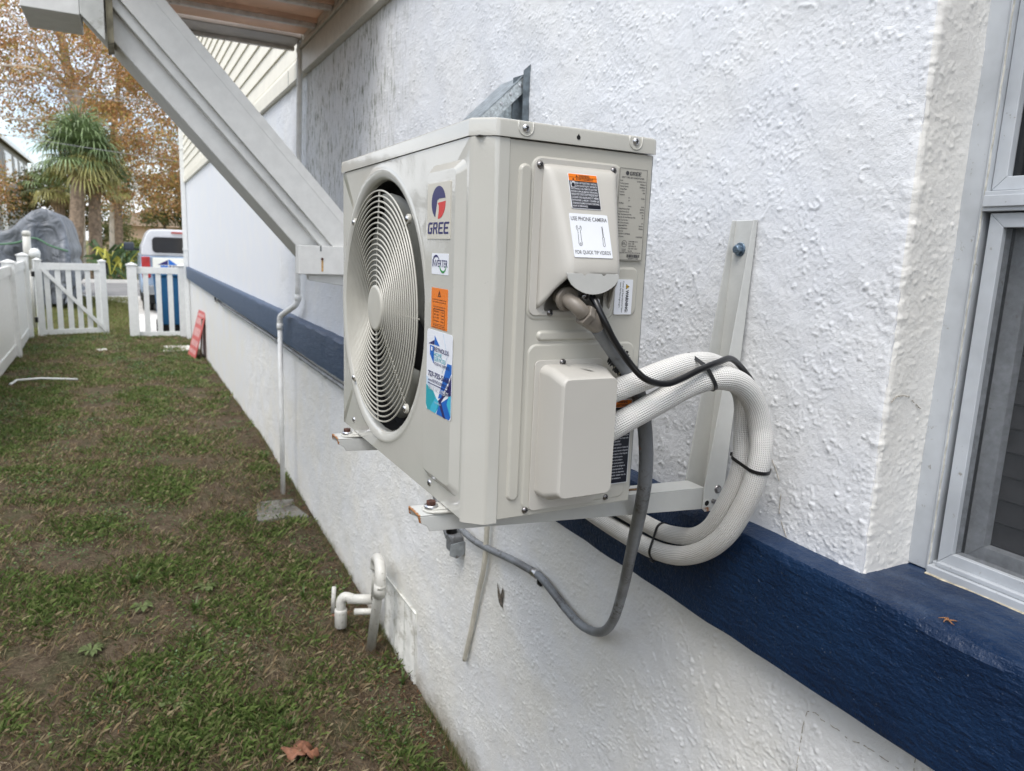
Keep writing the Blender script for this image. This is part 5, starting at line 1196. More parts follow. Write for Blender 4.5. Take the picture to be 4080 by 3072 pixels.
# ------------------------------------------------------------------ pickup truck
def truck():
    e=empty('pickup_truck',(.85,20.5,-1.36),'white and blue pickup truck with a canopy parked nose away on the driveway','truck')
    yr=18.0; cx=.86; body=plain('truck_white_paint',(.72,.73,.74),.2,var=.03); wrap=plain('truck_side_paint',(.33,.42,.55),.22,var=.30,vs=1.5); cap=plain('canopy_silver_paint',(.62,.63,.66),.18,var=.04)
    def sec(y,hw,z0,z1,top): return [(cx-hw,y,z0),(cx-hw*1.01,y,(z0+z1)/2),(cx-hw*.975,y,z1-.03),(cx-hw*.955,y,z1),(cx+hw*.955,y,z1),(cx+hw*.975,y,z1-.03),(cx+hw*1.01,y,(z0+z1)/2),(cx+hw,y,z0)]
    def loft(mb,S_):
        n=len(S_[0]); v=[p for s in S_ for p in s]; f=[tuple(range(n))[::-1],tuple((len(S_)-1)*n+i for i in range(n))]
        for j in range(len(S_)-1):
            for i in range(n): f.append((j*n+i,j*n+(i+1)%n,(j+1)*n+(i+1)%n,(j+1)*n+i))
        return mb.add(v,f)
    loft(MB(),[sec(yr,.97,-.86,-.02,0),sec(yr+.12,.985,-.88,-.01,0),sec(yr+2.0,.99,-.88,.00,0),sec(yr+4.2,.98,-.88,-.02,0),sec(yr+5.2,.90,-.85,-.12,0)]).build('body',wrap,e,bevel=.03)
    def csec(y,hb,ht,z0,z1): return [(cx-hb,y,z0),(cx-hb*.985,y,z0+.2),(cx-ht*1.02,y,z1-.10),(cx-ht*.93,y,z1-.02),(cx-ht*.6,y,z1),(cx+ht*.6,y,z1),(cx+ht*.93,y,z1-.02),(cx+ht*1.02,y,z1-.10),(cx+hb*.985,y,z0+.2),(cx+hb,y,z0)]
    loft(MB(),[csec(yr+.02,.945,.80,-.015,.585),csec(yr+.25,.95,.81,-.015,.605),csec(yr+1.9,.95,.80,-.015,.60),csec(yr+2.3,.95,.77,-.01,.59),csec(yr+3.3,.93,.72,-.01,.54),csec(yr+4.1,.90,.55,-.01,.05)]).build('canopy',cap,e,bevel=.03)
    mb=MB(); rr_=[(x,z) for x,z in rrect(1.42,.36,.09,5)]; mb.prism([(cx-.71+a,yr+.008,.055+b) for a,b in rr_],(0,-.012,0),(0,.0,0)); w_=mb.build('rear_window',plain('tinted_rear_glass',(.02,.02,.022),.08,var=.1),e)
    MB().box(cx-.74,cx+.74,yr-.016,yr-.004,.04,.052).build('window_edge',cap,w_)
    MB().box(cx-.30,cx+.30,yr-.02,yr+.01,.505,.545).build('high_brake_light',plain('brake_light_red',(.42,.10,.09),.25),e)
    MB().box(cx-.72,cx+.74,yr-.035,yr-.002,-.62,-.055).build('tailgate',plain('tailgate_cream',(.76,.76,.70),.25,var=.02),e,bevel=.015)
    for s in (-1,1): MB().box(cx+s*.86-.09,cx+s*.86+.09,yr-.03,yr+.05,-.52,-.035).build('tail_light',plain('tail_lamp_red',(.36,.03,.03),.2,var=.2,vs=8),e,bevel=.015)
    MB().box(cx-.95,cx+.95,yr-.16,yr-.04,-.90,-.68).build('bumper',plain('chrome_bumper',(.35,.36,.37),.25,.6,var=.1),e,bevel=.02)
    MB().box(cx-.85,cx+.85,yr-.02,yr+4.5,-1.10,-.90).build('underbody',M['dark'],e)
    for s in (-1,1):
        for yy in (yr+1.0,yr+4.2):
            wh=MB().lathe([(.20,-.12),(.36,-.12),(.385,-.09),(.385,.09),(.36,.12),(.20,.12)],(cx+s*.83,yy,-.975),(1,0,0),28).build('wheel',M['black'],e,smooth=True)
            MB().lathe([(0,.125),(.05,.125),(.18,.10),(.215,.118)],(cx+s*.83,yy,-.975),(s,0,0),20).build('rim',M['steel'],wh,smooth=True)
    MB().box(cx-1.30,cx-1.05,yr+3.35,yr+3.45,.04,.26).build('door_mirror',plain('mirror_housing',(.04,.05,.065),.3),e,bevel=.04,seg=3)
    MB().box(cx-1.05,cx-.90,yr+3.38,yr+3.42,.05,.10).build('mirror_arm',M['black'],e)
    Ft=Frame((cx-.66,yr-.0355,-.60),(1,0,0),(0,0,1))
    lgx=MB(); flat(lgx,Ft,[(.04,.385),(.26,.385),(.26,.50)],.0,.003); lgx.build('logo_roof_dark',S['navy'],e)
    lgx=MB(); flat(lgx,Ft,[(.275,.385),(.275,.52),(.46,.385)],.0,.003); flat(lgx,Ft,[(.10,.37),(.26,.37),(.26,.05),(.10,.15)],.0,.003); lgx.build('logo_house_blue',S['blue'],e)
    lgx=MB(); text(lgx,Ft,'REYNOLDS',.28,.30,.07,.62,.0035,'l',.02); lgx.build('tailgate_lettering',S['navy'],e,recalc=False)
truck()
e=empty('wheelie_bin',(.28,14.2,-1.36),'blue wheeled recycling bin behind the picket panel','bin')
bl=plain('bin_blue_plastic',(.012,.115,.27),.45,var=.1)
MB().frustum([(.08,14.05,-1.20),(.48,14.05,-1.20),(.48,14.45,-1.20),(.08,14.45,-1.20)],[(.03,13.98,-.30),(.53,13.98,-.30),(.53,14.55,-.30),(.03,14.55,-.30)]).build('tub',bl,e,bevel=.02)
MB().box(.01,.55,13.95,14.58,-.299,-.235).build('lid',bl,e,bevel=.02)
MB().box(.09,.47,14.06,14.44,-1.34,-1.201).build('base',M['dark'],e)
for x in (.06,.46): MB().lathe([(0,.03),(.10,.03),(.12,.02),(.12,-.02),(.10,-.03),(0,-.03)],(x+.02,14.42,-1.24),(1,0,0),20).build('wheel',M['black'],e,smooth=True)
# ------------------------------------------------------------------ boat or trailer under a grey tarp
def tarp():
    pr=[(-4.6,-.2),(-4.4,.30),(-3.6,.40),(-2.98,.40),(-2.75,.46),(-2.55,.68),(-2.30,.90),(-2.08,.97),(-1.88,.90),(-1.75,.80),(-1.66,.55),(-1.60,.20),(-1.58,-.15),(-1.57,-.7),(-1.60,-1.2)]
    n=56; m=34; v=[]
    xs=np.linspace(-4.6,-1.56,n)
    prof_x=[p[0] for p in pr[:-3]]; prof_z=[p[1] for p in pr[:-3]]
    for j in range(m):
        t=j/(m-1); y=19.6+5.2*t
        for i in range(n):
            s=i/(n-1); 
            # walk along the profile by index
            q=s*(len(pr)-1); a=int(min(q,len(pr)-2)); f_=q-a; x=pr[a][0]*(1-f_)+pr[a+1][0]*f_; z=pr[a][1]*(1-f_)+pr[a+1][1]*f_
            drop=max(0,1-t/.10)**2*.0; z-=drop
            fold=max(0,.35-z)*.18*math.sin(i*1.15+2.2*mnoise.noise((i*.2,j*.3,0)))
            z+=.05*mnoise.noise((x*1.5,y*1.2,0)); x+=fold*.5
            v.append((x,y+fold,z))
    f=[(j*n+i,j*n+i+1,(j+1)*n+i+1,(j+1)*n+i) for j in range(m-1) for i in range(n-1)]
    # front skirt hanging down with swags
    b=len(v); k=20
    for r in range(1,k+1):
        t=r/k
        for i in range(n):
            x,y,z=v[i]; zb=-1.25
            sw=.17*math.sin((x+2.0)*6.5+3.4*t*math.sin(x*3)+1.5*math.sin(x*2.2))*min(1,t*2.6)+.07*math.sin(x*17+3*t)*min(1,t*1.5)
            v.append((x,y-.10*math.sin(t*math.pi/2)*1.5+sw,z+(zb-z)*t))
    for r in range(k):
        for i in range(n-1):
            a=(i if r==0 else b+(r-1)*n+i); c=b+r*n+i; f.append((a,c,c+1,a+1))
    t=NT('grey_tarp'); col=t.mix(t.rng(t.noise(1.6,4,.6),.35,.65),(.10,.11,.125),(.21,.225,.25)); t.out(col,.45,t.bump(t.noise(2.2,2,.5,dist=2.0),.12))
    e=empty('covered_trailer',(-3,22,-1.36),'bulky trailer load wrapped in a sagging grey tarp beyond the fence','trailer')
    o=MB().add(v,f).build('tarp',t.m,e,smooth=True,recalc=False)
    P=spline([(-3.0,19.38,.10),(-2.6,19.36,.16),(-2.25,19.36,.28),(-1.95,19.36,.12),(-1.6,19.37,.0)],5); MB().tube(P,.022,6).build('green_rope',plain('green_rope',(.10,.20,.12),.8),e)
    for x in (-3.6,-1.9): MB().lathe([(0,.08),(.2,.08),(.27,.05),(.27,-.05),(0,-.08)],(x,21.5,-1.10),(1,0,0),18).build('wheel',M['black'],e)
tarp()
# ------------------------------------------------------------------ neighbouring buildings
def siding_mat():
    t=NT('grey_lap_siding'); x,y,z=t.xyz(); w_=t.math('FRACT',t.math('MULTIPLY',z,1/.20)); c=t.mix(t.rng(w_,.0,.12),(.17,.16,.15),(.33,.325,.31)); return t.out(c,.7,t.bump(w_,.02))
e=empty('neighbour_house',(-9,58,-1.37),'grey lapped two storey house with a dark eave behind the tarp','house')
MB().box(-16,-6.6,47,66.5,-1.37,5.75).build('wall',siding_mat(),e)
MB().prism([(-16.5,46.5,5.75),(-6.35,46.5,5.66),(-6.35,46.5,5.85),(-11,46.5,8.2),(-16.5,46.5,6.0)],(0,0,0),(0,20.8,0)).build('roof',plain('dark_shingle',(.12,.10,.09),.9,var=.2,vs=1),e)
MB().box(-6.33,-6.25,46.5,67.3,5.60,5.86).build('gutter',M['white'],e)
for y0,y1,z0,z1 in ((53.5,56.2,3.6,5.1),(57.8,59.2,3.9,5.1),(60.6,62.4,2.6,5.1),(63.8,65.2,3.4,5.1)):
    wf=MB().box(-6.62,-6.52,y0-.2,y1+.2,z0-.2,z1+.15).build('window',M['white'],e); MB().box(-6.52,-6.50,y0,y1,z0,z1).build('pane',M['glass'],wf)
MB().box(-6.62,-6.45,50.0,51.8,-1.37,3.4).build('corner_board',M['white'],e)
e=empty('peach_house',(1,77,-1.37),'low peach coloured house across the street behind the trunks','house')
MB().box(-2.0,5.5,75,84,-1.37,1.45).build('wall',plain('peach_stucco',(.62,.45,.32),.9,var=.05,vs=1),e)
MB().prism([(-2.6,74.4,1.45),(6.1,74.4,1.45),(1.7,74.4,3.0)],(0,0,0),(0,10,0)).build('roof',plain('peach_roof',(.48,.36,.27),.9,var=.1,vs=1),e)
MB().box(-1.2,1.8,74.9,75.0,-1.0,-.35).build('window',M['glass'],e)
# ------------------------------------------------------------------ foliage
def quads(name,C,N,U,sz,asp,cols,mat,parent=None,fold=.0):
    """leaf quads: centres C, two in-plane directions U,N (unit), size sz"""
    n=len(C); a=U*sz[:,None]; b=N*(sz*asp)[:,None]
    V=np.stack([C-a,C+b*.9-a*.1,C+a,C-b*.9-a*.1],1).reshape(-1,3)
    me=bpy.data.meshes.new(name); me.vertices.add(n*4); me.loops.add(n*4); me.polygons.add(n)
    me.vertices.foreach_set('co',V.astype(np.float32).ravel()); me.loops.foreach_set('vertex_index',np.arange(n*4,dtype=np.int32))
    me.polygons.foreach_set('loop_start',np.arange(0,n*4,4,dtype=np.int32)); me.update(calc_edges=True)
    ca=me.color_attributes.new('Col','FLOAT_COLOR','CORNER'); cc=np.ones((n,4,4),np.float32); cc[:,:,:3]=cols[:,None,:]; ca.data.foreach_set('color',cc.ravel())
    return link(name,me,mat,parent)
def unit(n):
    v=rng.normal(size=(n,3)); return v/np.linalg.norm(v,axis=1)[:,None]
def pal(n,cs,w_=None,var=.25):
    cs=np.array(cs); i=rng.choice(len(cs),n,p=w_); return cs[i]*(1+rng.uniform(-var,var,(n,1)))
def crown(name,centres,rads,per,size,cs,w_,parent,flat_=.7):
    C=[];K=len(centres)
    for (c,r) in zip(centres,rads):
        C.append(np.array(c)+rng.normal(size=(per,3))*np.array([r,r,r*flat_])*.5)
    C=np.concatenate(C); n=len(C); U=unit(n); W_=np.cross(U,unit(n)); W_/=np.linalg.norm(W_,axis=1)[:,None]
    return quads(name,C,W_,U,rng.uniform(.7,1.25,n)*size,.55,pal(n,cs,w_),M['leaf'],parent)
OR=[(.60,.33,.14),(.46,.28,.16),(.52,.40,.13),(.30,.30,.11),(.70,.48,.28)]; OW=[.30,.25,.2,.13,.12]
def limb(mb,pts,r0,r1,seg=8):
    P=spline(pts,4); n=len(P); mb.tube(P,[r0+(r1-r0)*i/(n-1) for i in range(n)],seg)
def sycamore():
    e=empty('sycamore_tree',(-2.4,38,-1.37),'tall tree with pale limbs and rust orange leaves over the palms','tree')
    mb=MB(); tr=[(-2.35,38,-1.4),(-2.2,38,2),(-2.0,38,6.2),(-2.25,38,7.6),(-2.4,38,9.4),(-2.25,38.2,12.5)]
    limb(mb,tr,.34,.10,12); mb.build('trunk',M['bark'],e,smooth=True)
    mb=MB()
    for pts,r in (([(-2.0,38,6.0),(-2.7,37.8,6.75),(-3.5,37.6,7.0),(-4.8,37.4,6.9),(-6.5,37,7.1)],.11),([(-2.1,38,6.6),(-3.0,37.8,7.6),(-3.6,37.6,8.5),(-4.6,37.5,9.6)],.10),([(-2.3,38,7.6),(-2.8,37.5,8.3),(-3.0,37,9.6)],.08),
                  ([(-2.0,38,6.2),(-1.2,38.3,7.6),(-.5,38.6,9.6)],.12),([(-2.2,38,5.2),(-3.2,37.9,5.2),(-4.2,37.8,4.95),(-6,37.7,5.4)],.07),([(-3.5,37.6,7.0),(-3.9,37.4,6.2),(-4.8,37.2,5.8)],.05),([(-2.3,38,9),(-1.2,38,11),(0,38,12.5)],.1),([(-2.3,38,8.5),(-4,38,11),(-5.6,38,12.6)],.09)):
        limb(mb,[(a_,b_-1.6*min(1,k_*.6),c_) for k_,(a_,b_,c_) in enumerate(pts)],r,.02,7)
    mb.build('branch',M['bark'],e,smooth=True)
    cs=[];rs=[]
    def den(u,v_): return 1
    for i in range(1900):
        x=rng.uniform(-9,3.4); z=rng.uniform(1.6,14.2); y=38+rng.normal()*1.9
        # gaps of open sky, lower left above the grey house
        g=mnoise.noise((x*.55,z*.6,1.3)); 
        if z<6.2 and x<-3.2 and g>-.22: continue
        if z<3.6 and x<1 and g>-.05: continue
        if g>.40 and z<11.0: continue
        cs.append((x,y,z)); rs.append(rng.uniform(.5,.95))
    crown('crown',cs,rs,62,.070,OR,OW,e); return e
sycamore()
def tree2():
    e=empty('autumn_tree',(0,41,-1.37),'second rusty leaved tree right of the palms beside the house corner','tree')
    mb=MB(); limb(mb,[(-.95,41,-1.4),(-.8,41,2),(-.6,41,5.5),(-.3,41,7.6),(0,41,10)],.22,.06,10); mb.build('trunk',M['bark'],e,smooth=True)
    mb=MB()
    for pts in ([(-.6,41,4.5),(.4,41,6),(1.5,41,7.5)],[(-.7,41,3.4),(.5,41,4.0),(2,41,4.2)],[(-.7,41,4),(-1.5,41,5.4),(-2,41,7)]): limb(mb,pts,.07,.02,6)
    mb.build('branch',M['bark'],e,smooth=True)
    cs=[];rs=[]
    for i in range(800):
        x=rng.uniform(-1.6,4.2); z=rng.uniform(1.9,10.5); g=mnoise.noise((x*.7,z*.75,6.3))
        if g>.14: continue
        if z<3.0 and x<1.0 and g>-.1: continue
        cs.append((x,41+rng.normal()*1.5,z)); rs.append(rng.uniform(.4,.8))
    crown('crown',cs,rs,60,.075,[(.60,.35,.14),(.48,.31,.14),(.46,.40,.13),(.66,.46,.25),(.26,.28,.10)],[.28,.22,.22,.12,.16],e)
tree2()
def bushrow(name,label,cat,x0,x1,y,z0,z1,n,cs,w_,size=.09,per=50,r=.55,group=None,trunks=3):
    e=empty(name,((x0+x1)/2,y,-1.37),label,cat,group)
    mb=MB()
    for i in range(trunks):
        x=x0+(x1-x0)*(i+.5)/trunks; limb(mb,[(x,y,-1.4),(x+.1,y,(z0+z1)/2-.5),(x+.25,y,z1-.6)],.10,.03,7)
    mb.build('trunk',M['darkbark'],e,smooth=True)
    C=[];r_=[]
    for i in range(n):
        x=rng.uniform(x0,x1); zt=z1+ .6*mnoise.noise((x*.8,y,0))*1.4; C.append((x,y+rng.normal()*.8,rng.uniform(z0,zt))); r_.append(rng.uniform(.6,1.2)*r)
    crown('crown',C,r_,per,size,cs,w_,e)
G1=[(.14,.17,.06),(.20,.21,.08),(.30,.24,.11),(.08,.10,.04)]; GW=[.35,.3,.15,.2]
bushrow('green_tree','olive green tree with hanging foliage above the truck','tree',.6,4.6,46,1.2,3.9,150,G1,GW,trunks=2)
bushrow('oak_tree','brownish tree crown low behind the palm trunks','tree',-5.6,-1.9,44,.9,3.2,120,[(.20,.15,.06),(.11,.12,.045),(.28,.17,.07),(.06,.07,.03)],[.3,.3,.2,.2],trunks=2)
bushrow('roadside_tree','dim green tree across the street left of the peach house','tree',-2.2,.0,60,-.4,2.6,90,G1,GW,trunks=1)
bushrow('hedge_shrub','yellow green shrub at the foot of the peach house wall','shrub',-.2,2.3,62,-1.2,.15,60,[(.32,.33,.06),(.12,.18,.04),(.20,.26,.06)],[.35,.35,.3],trunks=1,r=.4)
bushrow('columnar_cypress','narrow dark green cypress beside the grey house corner','tree',-4.80,-4.45,45,-1.2,2.6,46,[(.035,.085,.02),(.06,.12,.03)],[.5,.5],r=.22,trunks=1)
# fan palms
def frond(mb,col,base,d_,L_,fan_r,dead=False,nl=22):
    """petiole plus a drooping fan of leaflets"""
    d_=d_.normalized(); side=d_.cross(Vector((0,0,1)))
    if side.length<.05: side=Vector((1,0,0))
    side.normalize(); up_=side.cross(d_).normalized()
    tip=base+d_*L_+Vector((0,0,-.10*L_)); mb.tube([base,base+d_*L_*.5,tip],[.022,.016,.012],5,False); 
    V=[];F_=[]
    for k in range(nl):
        a=R(-125+250*k/(nl-1)); dd=(d_*math.cos(a)+side*math.sin(a)).normalized(); ln=fan_r*(1-.22*abs(a)/2.2)*random.uniform(.88,1.08)
        w_=.024; p0=tip; g=Vector((0,0,-1)); droop=random.uniform(.3,1.1)*(1.6 if dead else 1)
        p1=p0+dd*ln*.5+up_*.04; p2=p1+(dd+g*droop).normalized()*ln*.3; p3=p2+(dd+g*droop*3.0).normalized()*ln*.28
        n_=dd.cross(up_).normalized()*w_
        b=len(V); V+= [p0-n_*.3,p0+n_*.3,p1-n_,p1+n_,p2-n_*.8,p2+n_*.8,p3]; F_+= [(b,b+1,b+3,b+2),(b+2,b+3,b+5,b+4),(b+4,b+5,b+6)]
    mb.add(V,F_); 
def palm(x,y,zc,base_x,label,nf=34,fr=.85,L_=.75,r0=.24,lean=0,deadn=9,live=True):
    e=empty('fan_palm',(base_x,y,-1.37),label,'palm tree','fan palms across the street')
    mb=MB(); P=spline([(base_x,y,-1.45),(base_x+(x-base_x)*.25,y,zc*.2-.6),(base_x+(x-base_x)*.6,y,zc*.55),(x,y,zc)],8); n=len(P)
    mb.tube(P,[r0*(1.15-.25*i/n)*(1+.05*math.sin(i*2.3)) for i in range(n)],14); mb.build('trunk',M['palmbark'],e,smooth=True)
    g=plain('palm_green',(.15,.21,.085),.45,var=.5,vs=3); dead=plain('palm_dead_frond',(.30,.21,.11),.8,var=.4,vs=3); yl=plain('palm_yellowing',(.34,.32,.11),.5,var=.4,vs=3)
    c=Vector((x,y,zc))
    k=0
    if live:
        mb=MB(); m2=MB()
        for i in range(nf):
            ph=i*2.399+random.uniform(-.3,.3); el=R(84-128*((i+.5)/nf)**.95+random.uniform(-13,13)); d_=Vector((math.cos(ph)*math.cos(el),math.sin(ph)*math.cos(el),math.sin(el)))
            frond(mb if i<nf*.74 else m2,None,c+Vector((0,0,.15)),d_,L_*random.uniform(.55,1.32),fr*random.uniform(.75,1.2))
        tag(mb.build('green_fronds',g,e,recalc=False),kind='stuff'); tag(m2.build('yellowing_fronds',yl,e,recalc=False),kind='stuff')
    mb=MB()
    for i in range(deadn):
        ph=i*2.1+.4; el=R(-50-25*random.random()); d_=Vector((math.cos(ph)*math.cos(el),math.sin(ph)*math.cos(el),math.sin(el)))
        frond(mb,None,c+Vector((0,0,-.05)),d_,L_*.55,fr*.6,True,14)
    tag(mb.build('dead_fronds',dead,e,recalc=False),kind='stuff')
palm(-1.72,32.5,3.42,-2.22,'thick leaning fan palm with the largest green crown, left of the pair',74,1.05,.92,.25,deadn=7)
palm(-1.33,33.4,2.75,-1.50,'straight trunked fan palm close behind the leaning one',40,.8,.7,.23,deadn=9)
palm(-.55,36,2.5,-.66,'smaller fan palm with brown hanging fronds right of the pair',12,.6,.5,.16,deadn=18)
palm(-2.75,35.5,2.2,-2.75,'fan palm half hidden behind the tarp and the leaning palm',26,.8,.75,.2,deadn=6)
# leafy clump under the palms
def clump():
    e=empty('tropical_clump',(-.9,31.5,-1.37),'clump of long arching green and yellow leaves below the palms','shrub')
    mb=MB(); m2=MB()
    for i in range(95):
        x=-1.25+random.random()*.95; y=32+random.uniform(-.5,.5); a=random.uniform(0,6.28); ln=random.uniform(.6,1.4); el=random.uniform(.5,1.2)
        d_=Vector((math.cos(a)*math.cos(el),math.sin(a)*math.cos(el)*.4,math.sin(el))); s_=d_.cross(Vector((0,1,.2))).normalized()*random.uniform(.03,.085)
        p0=Vector((x,y,-1.3+random.random()*.7)); p1=p0+d_*ln*.55; p2=p1+(d_+Vector((0,0,-.5))).normalized()*ln*.35; p3=p2+(d_+Vector((0,0,-1.4))).normalized()*ln*.25
        (mb if random.random()<.74 else m2).add([p0-s_*.3,p0+s_*.3,p1-s_,p1+s_,p2-s_*.8,p2+s_*.8,p3],[(0,1,3,2),(2,3,5,4),(4,5,6)])
    mb.build('green_leaves',plain('clump_green',(.055,.10,.03),.4,var=.5,vs=3),e,recalc=False); m2.build('yellow_leaves',plain('clump_yellow',(.42,.40,.06),.5,var=.3,vs=3),e,recalc=False)
clump()
# overhead wires
for i,(za,zb_,lab) in enumerate(((5.70,5.34,'topmost overhead utility wire crossing in front of the orange tree'),(5.46,5.50,'middle overhead utility wire crossing in front of the orange tree'),(3.9,3.1,'lowest overhead utility wire crossing above the palms'))):
    P=[(-14+28*t,30,za+(zb_-za)*(t*2.4-.9)-1.2*t*(1-t)) for t in np.linspace(0,1,20)]
    o=MB().tube(P,.010,5).build('utility_wire',plain('wire_grey',(.25,.25,.26),.6),None); tag(o,lab,'wire','overhead wires')
# ------------------------------------------------------------------ grass and weeds on the side lawn
def lawn():
    def dens(x,y,s): return mnoise.noise((x*s,y*s,s))
    def scatter(n,y0,y1,power):
        y=y0+(y1-y0)*rng.random(n)**power; x=-2.2+(2.775)*rng.random(n)
        return x,y
    # --- blades
    n=300000; x,y=scatter(n,1.0,13.9,1.6); keep=np.zeros(n,bool); z=np.zeros(n); gv=np.zeros(n)
    for i in range(n):
        d_=dens(x[i],y[i],2.1)*.7+dens(x[i]+9,y[i],6.5)*.5; edge=max(0,(x[i]-.34+.06*math.sin(y[i]*2.3))/.20); gv[i]=d_
        keep[i]= (random.random() < .50+d_*1.2-edge*.55)
    x,y,gv=x[keep],y[keep],gv[keep]; n=len(x)
    z=np.array([gz(a,b) for a,b in zip(x,y)])
    a=rng.random(n)*2*np.pi; ln=rng.uniform(.018,.050,n)*(1+.7*np.clip(gv,0,1)); lean=rng.uniform(.3,1.4,n)
    w_=rng.uniform(.00045,.00105,n)*(1+ (y/3.5))
    dx,dy=np.cos(a),np.sin(a); px,py=-dy,dx
    V=np.zeros((n,4,3)); V[:,0]=np.stack([x-px*w_,y-py*w_,z-.004],1); V[:,1]=np.stack([x+px*w_,y+py*w_,z-.004],1)
    V[:,2]=np.stack([x+dx*ln*lean*.55+px*w_*.8,y+dy*ln*lean*.55+py*w_*.8,z+ln*.68/np.sqrt(1+lean**2)*1.2],1)
    V[:,3]=np.stack([x+dx*ln*lean,y+dy*ln*lean,z+ln/np.sqrt(1+lean**2)],1)
    straw=rng.random(n)<np.clip(.50-gv*1.1,.10,.92)
    col=np.where(straw[:,None],pal(n,[(.27,.20,.115),(.17,.125,.075),(.34,.28,.17)],None,.3),pal(n,[(.115,.175,.045),(.165,.225,.065),(.080,.125,.035),(.215,.245,.095)],None,.3))
    me=bpy.data.meshes.new('grass'); me.vertices.add(n*4); me.loops.add(n*4); me.polygons.add(n)
    me.vertices.foreach_set('co',V.astype(np.float32).ravel()); me.loops.foreach_set('vertex_index',np.arange(n*4,dtype=np.int32)); me.polygons.foreach_set('loop_start',np.arange(0,n*4,4,dtype=np.int32)); me.update(calc_edges=True)
    ca=me.color_attributes.new('Col','FLOAT_COLOR','CORNER'); cc=np.ones((n,4,4),np.float32); cc[:,:,:3]=col[:,None,:]; ca.data.foreach_set('color',cc.ravel())
    tag(link('grass',me,M['grass']),'thin patchy grass and straw','grass',kind='stuff')
    # --- broad leaved weeds lying in patches
    n=90000; x,y=scatter(n,1.0,13.8,1.6); g=np.array([dens(a_,b_,1.7)+.6*dens(a_+4,b_,5.5) for a_,b_ in zip(x,y)]); keep=(rng.random(n)<.06+g*1.9)&(x<.50+.06*rng.random(n)); x,y,g=x[keep],y[keep],g[keep]; n=len(x)
    z=np.array([gz(a_,b_) for a_,b_ in zip(x,y)])+rng.uniform(.004,.036,n)*(.6+np.clip(g,0,1))
    C=np.stack([x,y,z],1); U=rng.normal(size=(n,3))*[1,1,.35]; U/=np.linalg.norm(U,axis=1)[:,None]; Nn=np.cross(U,rng.normal(size=(n,3))*[.35,.35,1]); Nn/=np.linalg.norm(Nn,axis=1)[:,None]
    o=quads('weeds',C,Nn,U,rng.uniform(.0026,.0068,n)*(1+y/6),.6,pal(n,[(.09,.165,.055),(.13,.21,.07),(.17,.235,.13),(.06,.10,.035),(.18,.23,.06)],[.3,.3,.12,.18,.1],.3),M['grass']); tag(o,'low broad leaved weeds','weeds',kind='stuff')
    # --- leaf litter and twigs
    n=26000; x,y=scatter(n,1.0,13.8,1.4); x=np.where(rng.random(n)<.45,.575-np.abs(rng.normal(size=n))*.14,x); z=np.array([gz(a_,b_) for a_,b_ in zip(x,y)])+rng.uniform(.001,.014,n)
    C=np.stack([x,y,z],1); U=rng.normal(size=(n,3))*[1,1,.12]; U/=np.linalg.norm(U,axis=1)[:,None]; Nn=np.cross(U,np.tile([0.1,.1,1.],(n,1))); Nn/=np.linalg.norm(Nn,axis=1)[:,None]
    o=quads('leaf_litter',C,Nn,U,rng.uniform(.005,.024,n)*(1+y/20),.11,pal(n,[(.115,.075,.045),(.20,.14,.08),(.07,.045,.03),(.30,.22,.14),(.25,.10,.045)],[.34,.25,.22,.12,.07],.3),M['grass']); tag(o,'dry straw and leaf litter','litter',kind='stuff')
    # --- fine straw thatch
    n=95000; x,y=scatter(n,1.0,13.8,1.6); z=np.array([gz(a_,b_) for a_,b_ in zip(x,y)])+rng.uniform(.001,.020,n)
    C=np.stack([x,y,z],1); U=rng.normal(size=(n,3))*[1,1,.22]; U/=np.linalg.norm(U,axis=1)[:,None]; Nn=np.cross(U,rng.normal(size=(n,3))*[.4,.4,1]); Nn/=np.linalg.norm(Nn,axis=1)[:,None]
    o=quads('thatch',C,Nn,U,rng.uniform(.006,.022,n),.045,pal(n,[(.20,.15,.09),(.30,.235,.15),(.12,.085,.05),(.40,.33,.23),(.16,.155,.07)],[.32,.24,.22,.08,.14],.3),M['grass'])
    o.data.update(); tag(o,'fine dry thatch lying through the lawn','thatch',kind='stuff')
    # --- grass growing up against the wall foot
    n=5200; x=.578-np.abs(rng.normal(size=n))*.018; y=1.0+11.5*rng.random(n)**1.5; kk=np.array([mnoise.noise((b_*2.6,3,1)) for b_ in y])>-.05; x,y=x[kk],y[kk]; n=len(x)
    z=np.array([gz(a_,b_) for a_,b_ in zip(x,y)]); ln=rng.uniform(.008,.034,n); a=rng.random(n)*6.28
    U=np.stack([np.cos(a)*.35-.15,np.sin(a)*.35,np.ones(n)],1); U/=np.linalg.norm(U,axis=1)[:,None]; C=np.stack([x,y,z],1)+U*ln[:,None]*.8; Nn=np.cross(U,np.tile([1.,.3,0],(n,1))); Nn/=np.linalg.norm(Nn,axis=1)[:,None]
    o=quads('wall_foot_grass',C,Nn,U,ln,.05,pal(n,[(.10,.15,.04),(.15,.18,.06),(.28,.22,.12)],[.4,.3,.3],.3),M['grass']); tag(o,'sparse grass along the foot of the wall','grass',kind='stuff')
    # --- grass beyond the gate
    n=42000; x=rng.uniform(-3.2,-.35,n); y=rng.uniform(13.9,23.3,n); 
    a=rng.random(n)*6.28; ln=rng.uniform(.02,.07,n); C=np.stack([x,y,np.full(n,-1.355)+ln*.3],1)
    U=np.stack([np.cos(a)*.6,np.sin(a)*.6,np.full(n,.8)],1); Nn=np.cross(U,[0,0,1.]); Nn/=np.linalg.norm(Nn,axis=1)[:,None]
    o=quads('far_grass',C,Nn,U,ln*.6,.18,pal(n,[(.12,.16,.04),(.16,.19,.05),(.22,.18,.09)],None,.3),M['grass']); tag(o,'greener grass between the gate and the street','grass',kind='stuff')
lawn()
